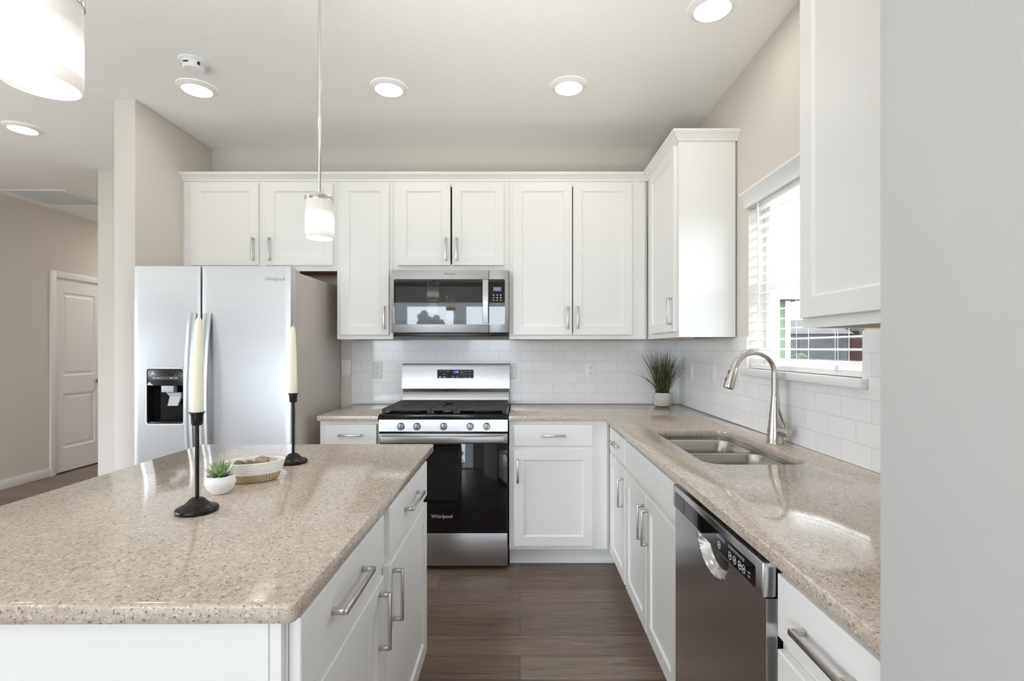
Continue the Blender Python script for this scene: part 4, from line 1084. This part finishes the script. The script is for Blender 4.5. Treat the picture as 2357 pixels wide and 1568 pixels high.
for k in range(7):
    mb.fbox(fd, 1.180 - k * 0.0125, 1.189 - k * 0.0125, 0.8425, 0.8445, 0.0033, 0.0036)
    mb.fbox(fd, 1.181 - k * 0.0125, 1.188 - k * 0.0125, 0.838, 0.8395, 0.0033, 0.0036)
for uc2 in (1.245, 1.180, 1.155, 1.128, 1.108):
    lo = rrect(uc2 - 0.0085, uc2 + 0.0085, 0.812, 0.831, 0.008, 5); li_ = rrect(uc2 - 0.0065, uc2 + 0.0065, 0.814, 0.829, 0.006, 5)
    mb.rings([[fd(u, v, 0.0033) for u, v in lo], [fd(u, v, 0.0036) for u, v in lo], [fd(u, v, 0.0036) for u, v in li_], [fd(u, v, 0.0033) for u, v in li_]], False, False)
    mb.fbox(fd, uc2 - 0.003, uc2 + 0.003, 0.819, 0.824, 0.0033, 0.0036)
for k in range(2): mb.fbox(fd, 1.076, 1.088, 0.824 - k * 0.008, 0.826 - k * 0.008, 0.0033, 0.0036)
mb.build('control_marks', 'grey_print', cs, smooth=False)

# ------------------------------------------------------------------ sink and faucet
t = thing('sink', 'undermount stainless double-bowl sink in the quartz counter', 'sink', (0.82, 2.065, 0.66))
def bowl(x0, x1, y0, y1, zt, zb, drain):
    mb = MB(); rr = []
    for ins, z, r in ((0, zt, 0.06), (0.003, zt - 0.004, 0.058), (0.008, zt - 0.06, 0.056), (0.014, zb + 0.04, 0.055), (0.022, zb + 0.015, 0.06), (0.045, zb + 0.002, 0.065), (0.09, zb, 0.05)):
        rr.append([(x, y, z) for x, y in rrect(x0 + ins, x1 - ins, y0 + ins, y1 - ins, r, 8)])
    mb.rings(rr, False, True)
    b = mb.build('bowl', 'steel_sink', t, angle=60)
    MB().lathe([(0.045, 0.0005), (0.045, 0.003), (0.036, 0.004), (0.030, 0.0015), (0.008, 0.0012)], (drain[0], drain[1], zb), 24).build('drain', 'chrome', b)
e = 0.006
ox0, ox1, oy0, oy1 = SK[0] - e, SK[1] + e, SK[2] - e, SK[3] + e
yd = 2.115
bowl(ox0 + 0.001, ox1 - 0.001, yd + 0.007, oy1 - 0.001, 0.867, 0.68, (0.83, 2.28))
bowl(ox0 + 0.001, ox1 - 0.001, oy0 + 0.001, yd - 0.007, 0.867, 0.66, (0.83, 1.90))
mb = MB()
out = rrect(ox0, ox1, oy0, oy1, 0.068, 8)
bx0_, bx1_ = ox0 + 0.001, ox1 - 0.001
mb.box((bx0_, yd - 0.0068, 0.80), (bx1_, yd + 0.0068, 0.867), 0.003)
for cx_, sg in ((bx0_, 1), (bx1_, -1)):
    for cy_, sy2 in ((yd + 0.007, 1), (yd - 0.007, -1)):
        r = 0.0605
        ring = [(cx_, cy_, 0.8665)] + [(cx_ + sg * (r - r * math.cos(PI / 2 * k / 8)), cy_ + sy2 * (r - r * math.sin(PI / 2 * k / 8)), 0.8665) for k in range(9)]
        vs_ = [mb.bm.verts.new(p) for p in ring]
        for k in range(1, 9): mb.bm.faces.new((vs_[0], vs_[k], vs_[k + 1]))
mb.rings([[(x, y, 0.867) for x, y in out], [(x, y, 0.8838) for x, y in out]], False, False)
mb.build('rim', 'steel_sink', t, angle=50)

FXc, FYc = 1.075, 2.106
t = thing('faucet', 'brushed nickel gooseneck pull-down faucet behind the sink', 'faucet', (FXc, FYc, CT))
MB().lathe([(0.0335, 0.0), (0.0335, 0.004), (0.0325, 0.006), (0.0305, 0.04), (0.0275, 0.07), (0.0215, 0.13), (0.0165, 0.180), (0.0155, 0.1955)], (FXc, FYc, CT + 0.0002), 32).build('body', 'faucet', t)
R = 0.088; zc = 1.297 - R
pts = [(FXc, FYc, CT + 0.197), (FXc, FYc, zc)]
A = 166
for k in range(1, 29):
    a = math.radians(A * k / 28)
    pts.append((FXc - R + R * math.cos(a), FYc - 0.004 * k / 28, zc + R * math.sin(a)))
MB().tube(pts, 0.0142, 18).build('spout', 'faucet', t)
p = Vector(pts[-1]); dvec = (p - Vector(pts[-2])).normalized()
hp = MB(); hp.tube([p + dvec * s_ for s_ in (0.0006, 0.003, 0.012, 0.05, 0.084, 0.089)], [0.0150, 0.0155, 0.0165, 0.0202, 0.0232, 0.0225], 24)
sh = hp.build('spray_head', 'faucet', t)
MB().tube([p + dvec * 0.0892, p + dvec * 0.0915], [0.019, 0.018], 20).build('nozzle', 'rubber', sh)
nb = Vector((-1, 0, 0)); nb = (nb - dvec * nb.dot(dvec)).normalized()
bt = MB()
for s_, r_ in ((0.026, 0.017), (0.058, 0.0195)):
    q = p + dvec * s_ + nb * (r_ - 0.001); bt.tube([q - dvec * 0.010, q, q + dvec * 0.010], [0.003, 0.0045, 0.003], 10)
bt.build('spray_button', 'black_plastic', sh)
h0 = Vector((FXc + 0.004, FYc - 0.012, CT + 0.052)); h1v = h0 + Vector((0.020, -0.052, -0.001))
hv = MB(); hv.tube([h0, h0 + (h1v - h0) * 0.55], [0.0185, 0.0185], 24)
hv.tube([h0 + (h1v - h0) * 0.57, h0 + (h1v - h0) * 0.97, h1v], [0.0192, 0.0192, 0.0180], 24)
hb = hv.build('handle', 'faucet', t)
l0 = h0 + (h1v - h0) * 0.78 + Vector((0, 0, 0.015)); l1 = l0 + Vector((-0.032, -0.002, 0.080))
MB().tube([l0, l0 + (l1 - l0) * 0.5, l1], [0.0046, 0.0050, 0.0054], 12).build('lever', 'faucet', hb)

# ------------------------------------------------------------------ outlets, switches, wall plate
def outlet(fr, uc, vc, label, kind, name='outlet', flip=False, group=None):
    base = fr(uc, vc, 0)
    t = thing(name, label, kind, base, group)
    MB().fbox(fr, uc - 0.036, uc + 0.036, vc - 0.058, vc + 0.058, 0.0003, 0.006, 0.003).build('plate', 'plastic', t)
    if name == 'outlet':
        for dv in (-0.0195, 0.0195):
            so = rr_plate(fr, uc - 0.0165, uc + 0.0165, vc + dv - 0.0135, vc + dv + 0.0135, 0.008, 0.0061, 0.0082).build('socket', 'plastic', t)
            mb = MB()
            for du in (-0.0065, 0.0065): mb.fbox(fr, uc + du - 0.0011, uc + du + 0.0011, vc + dv + 0.0005, vc + dv + 0.0085, 0.0083, 0.0086)
            mb.tube([fr(uc, vc + dv - 0.007, 0.0083), fr(uc, vc + dv - 0.007, 0.0086)], 0.0024, 10)
            mb.build('slots', 'slot', so, smooth=False)
    elif name == 'light_switch':
        MB().fbox(fr, uc - 0.0165, uc + 0.0165, vc - 0.033, vc + 0.033, 0.0061, 0.0095, 0.002).build('rocker', 'plastic', t)
    return t
fbs = fr_back(D - 0.008)
outlet(fbs, (870 - 1197) / 320.6, 1.155, 'white outlet on the tile between refrigerator and range', 'outlet')
outlet(fbs, (1359 - 1197) / 320.6, 1.153, 'white outlet on the tile between range and grass plant', 'outlet')
outlet(fbs, -0.058, 1.148, 'white outlet plate mostly hidden behind the range backguard', 'outlet')
frs = fr_right(XR - 0.008)
outlet(frs, 3.33, 1.16, 'white outlet on the side tile just behind the grass plant', 'outlet')
outlet(frs, 2.935, 1.165, 'white rocker switch on the side tile between grass plant and faucet', 'switch', 'light_switch')
outlet(frs, 2.655, 1.162, 'white rocker switch half hidden behind the faucet spray head', 'switch', 'light_switch')
outlet(fr_back(D), -1.2475, 1.17, 'blank white wall plate on the strip of wall beside the refrigerator', 'wall plate', 'wall_plate')

# ------------------------------------------------------------------ plant in the corner
px, py = 0.986, 3.455
t = thing('potted_grass', 'dark green grass plant in a grey patterned pot in the counter corner', 'plant', (px, py, CT + 0.0002))
MB().lathe([(0.045, 0), (0.056, 0.003), (0.064, 0.02), (0.0672, 0.045), (0.0655, 0.068), (0.059, 0.088), (0.057, 0.0915), (0.053, 0.0915), (0.055, 0.083), (0.056, 0.07)], (px, py, CT + 0.0002), 40).build('pot', 'pot_weave', t)
MB().lathe([(0.0555, 0.0), (0.0555, 0.004)], (px, py, CT + 0.0715), 24).build('soil', 'soil', t)
rnd = random.Random(3); bm = bmesh.new()
for k in range(190):
    a = rnd.random() * 2 * PI; r0 = 0.036 * math.sqrt(rnd.random())
    lean = 0.03 + 0.42 * rnd.random() ** 1.3
    if k % 24 == 0: lean = 0.75 + 0.3 * rnd.random(); a = PI + rnd.uniform(-0.5, 0.5)
    if k % 30 == 1: lean = 0.5 + 0.15 * rnd.random(); a = rnd.uniform(-0.6, 0.6)
    hgt = rnd.uniform(0.24, 0.352) * (1 - 0.45 * max(0, lean - 0.28))
    wd = rnd.uniform(0.0024, 0.0040); N = 7; tw = rnd.random() * PI
    ca, sa = math.cos(a), math.sin(a)
    prev = None
    a2 = rnd.random() * 2 * PI
    for j in range(N + 1):
        s_ = j / N
        out_ = r0 * 1.0 + hgt * lean * (s_ ** 1.35)
        z = CT + 0.072 + hgt * (s_ - 0.30 * lean * s_ ** 2.4)
        c = Vector((px + ca * out_ + 0.003 * math.sin(s_ * 3 + a2), py + sa * out_, z))
        c.y = min(c.y, D - 0.012); c.x = min(c.x, XR - 0.012)
        w_ = wd * (1 - 0.93 * s_ ** 1.6)
        d_ = Vector((math.cos(a + PI / 2 + tw), math.sin(a + PI / 2 + tw), 0)) * w_
        e_ = Vector((ca, sa, 0.3)) * w_ * 0.35
        cur = (bm.verts.new(c - d_ + e_), bm.verts.new(c), bm.verts.new(c + d_ + e_))
        if prev:
            bm.faces.new((prev[0], prev[1], cur[1], cur[0])); bm.faces.new((prev[1], prev[2], cur[2], cur[1]))
        prev = cur
mb = MB(); mb.bm.free(); mb.bm = bm
mb.build('grass_blades', 'blade', t, smooth=False)

# ------------------------------------------------------------------ things on the island
ZT = CT + 0.0003
def holder(x, y, label, clabel, lean):
    t = thing('candle_holder', label, 'candle holder', (x, y, ZT))
    MB().lathe([(0.0445, 0), (0.0465, 0.003), (0.0465, 0.009), (0.0425, 0.0125), (0.034, 0.0145), (0.024, 0.022), (0.016, 0.031), (0.012, 0.034), (0.006, 0.0345)], (x, y, ZT), 40).build('base', 'black_metal', t, angle=50)
    MB().cyl((x, y, ZT + 0.0346), (x, y, ZT + 0.209), 0.0045, seg=14).build('stem', 'black_metal', t)
    MB().lathe([(0.006, 0.2092), (0.0105, 0.2105), (0.0125, 0.214), (0.0135, 0.238), (0.0180, 0.2405), (0.0180, 0.242), (0.0146, 0.2425), (0.0143, 0.2345)], (x, y, ZT), 28).build('cup', 'black_metal', t, angle=50)
    c = thing('candle', clabel, 'candle', (x, y, ZT + 0.2350))
    H = 0.238
    dx = lambda z: lean * z
    rr = []
    for r, z in ((0.0128, 0), (0.0138, 0.004), (0.0132, 0.06), (0.0115, 0.14), (0.0090, 0.215), (0.0078, 0.226), (0.0050, 0.234), (0.0018, H)):
        rr.append([(x + dx(z) + r * math.cos(2 * PI * k / 24), y + r * math.sin(2 * PI * k / 24), ZT + 0.2350 + z) for k in range(24)])
    MB().rings(rr).build('wax', 'wax', c, angle=60)
    MB().tube([(x + dx(H), y, ZT + 0.2350 + H - 0.001), (x + dx(H) + 0.001, y, ZT + 0.2350 + H + 0.004), (x + dx(H) + 0.004, y, ZT + 0.2350 + H + 0.009)], 0.0009, 6).build('wick', 'wick', c)
holder(-0.786, 1.216, 'black candlestick on the near side of the island, in front of the succulent', 'tall ivory taper candle standing in front of the refrigerator handles', 0.018)
holder(-0.786, 1.731, 'black candlestick on the far side of the island, behind the basket', 'tall ivory taper candle in the candlestick behind the basket', -0.005)

bx, by = -0.80, 1.505
t = thing('basket', 'small oval basket, white rope rim over braided jute, holding stones', 'basket', (bx, by, ZT))
RO = math.radians(24)
pr = [(0.045, 0.0)]
for k in range(25):
    z = 0.0005 + 0.024 * k / 24; pr.append((0.057 + 0.027 * (z / 0.06) ** 0.6 + 0.0012 * abs(math.sin(z / 0.0075 * PI)), z))
MB().lathe(pr, (bx, by, ZT), 56, True, False, 1.0, 0.68, RO).build('woven_base', 'jute', t, angle=70)
pr = []
for k in range(33):
    z = 0.0247 + 0.0350 * k / 32; pr.append((0.0575 + 0.027 * (z / 0.06) ** 0.6 + 0.0012 * abs(math.sin(z / 0.0075 * PI)), z))
pr += [(0.0828, 0.0608), (0.0805, 0.0600)]
for k in range(20):
    z = 0.058 - 0.024 * k / 19; pr.append((0.0525 + 0.027 * (z / 0.06) ** 0.6 - 0.001 * abs(math.sin(z / 0.0075 * PI)), z))
pr += [(0.03, 0.0335)]
MB().lathe(pr, (bx, by, ZT), 56, False, True, 1.0, 0.68, RO).build('rope_band', 'rope', t, angle=70)
STN = [('stone_dark', -0.040, -0.012, 0.017, 0.012, 0.011, 'dark brown oblong stone in the basket, nearest the succulent'),
       ('stone_dark', -0.013, -0.020, 0.010, 0.009, 0.009, 'small dark brown round stone in the middle of the basket'),
       ('stone', 0.016, -0.006, 0.020, 0.016, 0.0145, 'largest tan stone standing highest in the basket'),
       ('stone', -0.016, 0.006, 0.015, 0.013, 0.010, 'flat tan stone between the dark stones in the basket'),
       ('stone', 0.036, 0.012, 0.012, 0.012, 0.010, 'small pinkish tan stone beside the largest stone in the basket'),
       ('stone_pale', 0.050, -0.006, 0.015, 0.010, 0.010, 'pale grey stone at the end of the basket nearest the far candlestick'),
       ('stone_dark', 0.008, -0.034, 0.015, 0.010, 0.009, 'brown stone tucked under the front rim of the basket'),
       ('stone_pale', -0.044, 0.012, 0.013, 0.011, 0.009, 'pale stone at the back of the basket')]
for k, (mt, u, v, a, b, c, lab) in enumerate(STN):
    x = bx + u * math.cos(RO) - v * math.sin(RO); y = by + u * math.sin(RO) + v * math.cos(RO)
    zc = ZT + 0.0340 + c * 1.0 + 0.005
    bm = bmesh.new(); bmesh.ops.create_icosphere(bm, subdivisions=3, radius=1)
    rnd = random.Random(k); ph = [rnd.random() * 6 for _ in range(4)]
    for q in bm.verts:
        f_ = 1 + 0.10 * math.sin(2.3 * q.co.x + ph[0]) * math.cos(2.1 * q.co.y + ph[1]) + 0.05 * math.sin(3 * q.co.z + ph[2])
        x_, y_ = q.co.x * a * f_, q.co.y * b * f_
        r_ = RO + ph[3] * 0.2
        q.co = Vector((x_ * math.cos(r_) - y_ * math.sin(r_), x_ * math.sin(r_) + y_ * math.cos(r_), q.co.z * (c + 0.005) * f_))
    mb = MB(); mb.bm.free(); mb.bm = bm
    o = mb.build('stone', mt, angle=80); o.location = (x, y, zc)
    tag(o, lab, 'stone', 'stones in the basket')

sx_, sy_ = -0.823, 1.372
t = thing('potted_succulent', 'small green succulent in a round ribbed white pot beside the basket', 'plant', (sx_, sy_, ZT))
pr = [(0.015, 0.0)]
for k in range(41):
    z = 0.0003 + 0.048 * k / 40
    r = 0.021 + 0.0165 * math.sin(min(1, z / 0.034) * PI / 2) - max(0, z - 0.034) * 0.22
    if z < 0.031: r += 0.0008 * abs(math.sin(z / 0.0058 * PI))
    pr.append((r, z))
pr += [(0.0325, 0.0488), (0.0315, 0.0470), (0.0315, 0.042)]
MB().lathe(pr, (sx_, sy_, ZT), 40, True, False).build('pot', 'white_ceramic', t, angle=70)
MB().lathe([(0.0317, 0.0415), (0.0317, 0.0435)], (sx_, sy_, ZT), 24).build('soil', 'soil', t)
mb = MB(); rnd = random.Random(11)
for k in range(30):
    a = rnd.random() * 2 * PI; r = 0.020 + 0.008 * rnd.random(); q = 0.003 + 0.002 * rnd.random()
    mb.lathe([(0.3 * q, -q * 0.7), (q, 0), (0.4 * q, q * 0.7)], (sx_ + r * math.cos(a), sy_ + r * math.sin(a), ZT + 0.0450), 7)
mb.build('pebble_topping', 'stone_pale', t)
mb = MB()
for ring, (n, tilt, L_, wd) in enumerate(((6, 0.20, 0.043, 0.0048), (8, 0.52, 0.045, 0.0052), (9, 0.88, 0.042, 0.0048), (8, 1.15, 0.034, 0.0042))):
    for k in range(n):
        a = 2 * PI * (k + 0.5 * (ring % 2)) / n + rnd.uniform(-0.15, 0.15)
        tl = tilt + rnd.uniform(-0.1, 0.1); l = L_ * rnd.uniform(0.88, 1.1)
        dirv = Vector((math.cos(a) * math.sin(tl), math.sin(a) * math.sin(tl), math.cos(tl)))
        b0 = Vector((sx_ + 0.004 * math.cos(a), sy_ + 0.004 * math.sin(a), ZT + 0.0435))
        pts = [b0 + dirv * l * s_ + Vector((0, 0, 0.006 * s_ * s_)) for s_ in (0, 0.2, 0.45, 0.7, 0.88, 1.0)]
        # flat pointed leaf
        side = Vector((-math.sin(a), math.cos(a), 0)); nrm = dirv.cross(side)
        rr = []
        for pnt, kf in zip(pts, (0.55, 0.85, 1.0, 0.8, 0.42, 0.05)):
            rr.append([pnt + side * wd * kf * math.cos(2 * PI * j / 8) + nrm * wd * 0.38 * kf * math.sin(2 * PI * j / 8) for j in range(8)])
        mb.rings(rr)
mb.build('leaves', 'succulent', t, angle=60)

# ------------------------------------------------------------------ ceiling fixtures
def pendant(y, label):
    x, zb = -0.781, 1.740
    t = thing('pendant_light', label, 'pendant light', (x, y, zb), 'pendants over the island')
    MB().lathe([(0.050, 0.0), (0.0525, 0.004), (0.0532, 0.02), (0.0532, 0.148), (0.050, 0.1495), (0.0495, 0.147), (0.0495, 0.02), (0.0478, 0.0045)], (x, y, zb), 48, False, False).build('shade', 'opal', t, angle=60)
    MB().lathe([(0.0545, 0.1435), (0.0548, 0.145), (0.0548, 0.158), (0.052, 0.1605), (0.014, 0.162), (0.010, 0.176), (0.006, 0.178)], (x, y, zb), 40).build('cap', 'chrome', t)
    MB().cyl((x, y, zb + 0.1782), (x, y, ZC - 0.026), 0.0055, seg=12).build('rod', 'chrome', t)
    MB().lathe([(0.01, -0.0255), (0.058, -0.022), (0.062, -0.018), (0.062, -0.0003)], (x, y, ZC), 36).build('canopy', 'chrome', t)
    MB().lathe([(0.004, -0.03), (0.018, -0.022), (0.0235, -0.006), (0.0225, 0.008), (0.014, 0.030), (0.013, 0.055)], (x, y, zb + 0.075), 20).build('bulb', 'lens', t)
    l = bpy.data.lights.new('pendant_glow', 'POINT'); l.energy = PENDANT_POWER; l.color = WARM; l.shadow_soft_size = 0.05
    lo = bpy.data.objects.new('pendant_glow', l); lo.location = (x, y, zb - 0.07); COL.objects.link(lo)
pendant(1.947, 'frosted glass pendant hanging at the far end of the island, on a long nickel rod')
pendant(0.815, 'frosted glass pendant nearest the camera, cut off by the top of the photo')

def can(x, y, label, power=None):
    t = thing('recessed_light', label, 'ceiling light', (x, y, ZC - 0.020), 'recessed ceiling lights')
    MB().lathe([(0.098, -0.0003), (0.098, -0.004), (0.090, -0.0065), (0.076, -0.0175), (0.0735, -0.0175), (0.0735, -0.010)], (x, y, ZC), 48, False, False).build('trim_ring', 'trim', t, angle=50)
    MB().lathe([(0.0733, -0.0165), (0.050, -0.0172), (0.01, -0.0175)], (x, y, ZC), 40, True, True).build('lens', 'lens', t)
    l = bpy.data.lights.new('can_light', 'AREA'); l.shape = 'DISK'; l.size = 0.14; l.energy = power or CAN_POWER; l.color = WARM
    lo = bpy.data.objects.new('can_light', l); lo.location = (x, y, ZC - 0.022); COL.objects.link(lo)
can(0.806, 2.092, 'round lit ceiling light above the sink, cut off by the top of the photo')
can(0.265, 2.721, 'round lit ceiling light in front of the tall double-door upper cabinet')
can(-0.719, 2.739, 'round lit ceiling light in front of the microwave')
can(-1.773, 2.744, 'round lit ceiling light in front of the refrigerator, below the smoke detector')
can(-3.224, 3.241, 'round lit ceiling light at the far left, near the hallway')
can(-4.1, 6.35, 'unseen ceiling light added to brighten the hallway', 9.0)  # hidden lamp, added only to lift the hallway brightness

t = thing('smoke_detector', 'small white smoke detector with dark side openings on the ceiling', 'smoke detector', (-1.63, 2.494, ZC - 0.045))
MB().lathe([(0.066, -0.0003), (0.066, -0.004), (0.060, -0.008), (0.040, -0.009)], (-1.63, 2.494, ZC), 40).build('base', 'plastic', t)
MB().lathe([(0.046, -0.0095), (0.050, -0.016), (0.050, -0.036), (0.044, -0.043), (0.01, -0.045)], (-1.63, 2.494, ZC), 40).build('housing', 'plastic', t)
mb = MB()
for a in (200, 262, 328):
    ar = math.radians(a); c = Vector((-1.63 + 0.0485 * math.cos(ar), 2.494 + 0.0485 * math.sin(ar), ZC - 0.024))
    d_ = Vector((math.cos(ar), math.sin(ar), 0)); s_ = Vector((-math.sin(ar), math.cos(ar), 0))
    ww = 0.016 if a == 262 else 0.007
    mb = MB()
    mb.rings([[c + d_ * n + s_ * ww * math.cos(2 * PI * k / 16) + Vector((0, 0, (0.004 if a == 262 else 0.009) * math.sin(2 * PI * k / 16))) for k in range(16)] for n in (0, 0.0028)])
    mb.build('sensor_opening', 'slot', t)

vx0, vx1, vy0, vy1 = -4.68, -4.09, 4.50, 5.0
t = thing('return_vent', 'white louvered return air vent in the hallway ceiling', 'vent', ((vx0 + vx1) / 2, (vy0 + vy1) / 2, ZC - 0.012))
mb = MB()
for a in ((vx0, vx1, vy0, vy0 + 0.03), (vx0, vx1, vy1 - 0.03, vy1), (vx0, vx0 + 0.03, vy0 + 0.03, vy1 - 0.03), (vx1 - 0.03, vx1, vy0 + 0.03, vy1 - 0.03)):
    mb.box((a[0], a[2], ZC - 0.010), (a[1], a[3], ZC - 0.0003), 0.002)
mb.build('frame', 'trim', t)
mb = MB(); n = 26
for k in range(n):
    y = vy0 + 0.032 + (vy1 - vy0 - 0.064) * (k + 0.5) / n
    mb.rings([[(x, y - 0.006, ZC - 0.0085), (x, y - 0.005, ZC - 0.0095), (x, y + 0.006, ZC - 0.0025), (x, y + 0.005, ZC - 0.0015)] for x in (vx0 + 0.0302, vx1 - 0.0302)])
mb.build('louvers', 'trim', t, smooth=False)
MB().box((vx0 + 0.03, vy0 + 0.03, ZC - 0.0011), (vx1 - 0.03, vy1 - 0.03, ZC - 0.0004)).build('backing', 'trim', t, smooth=False)
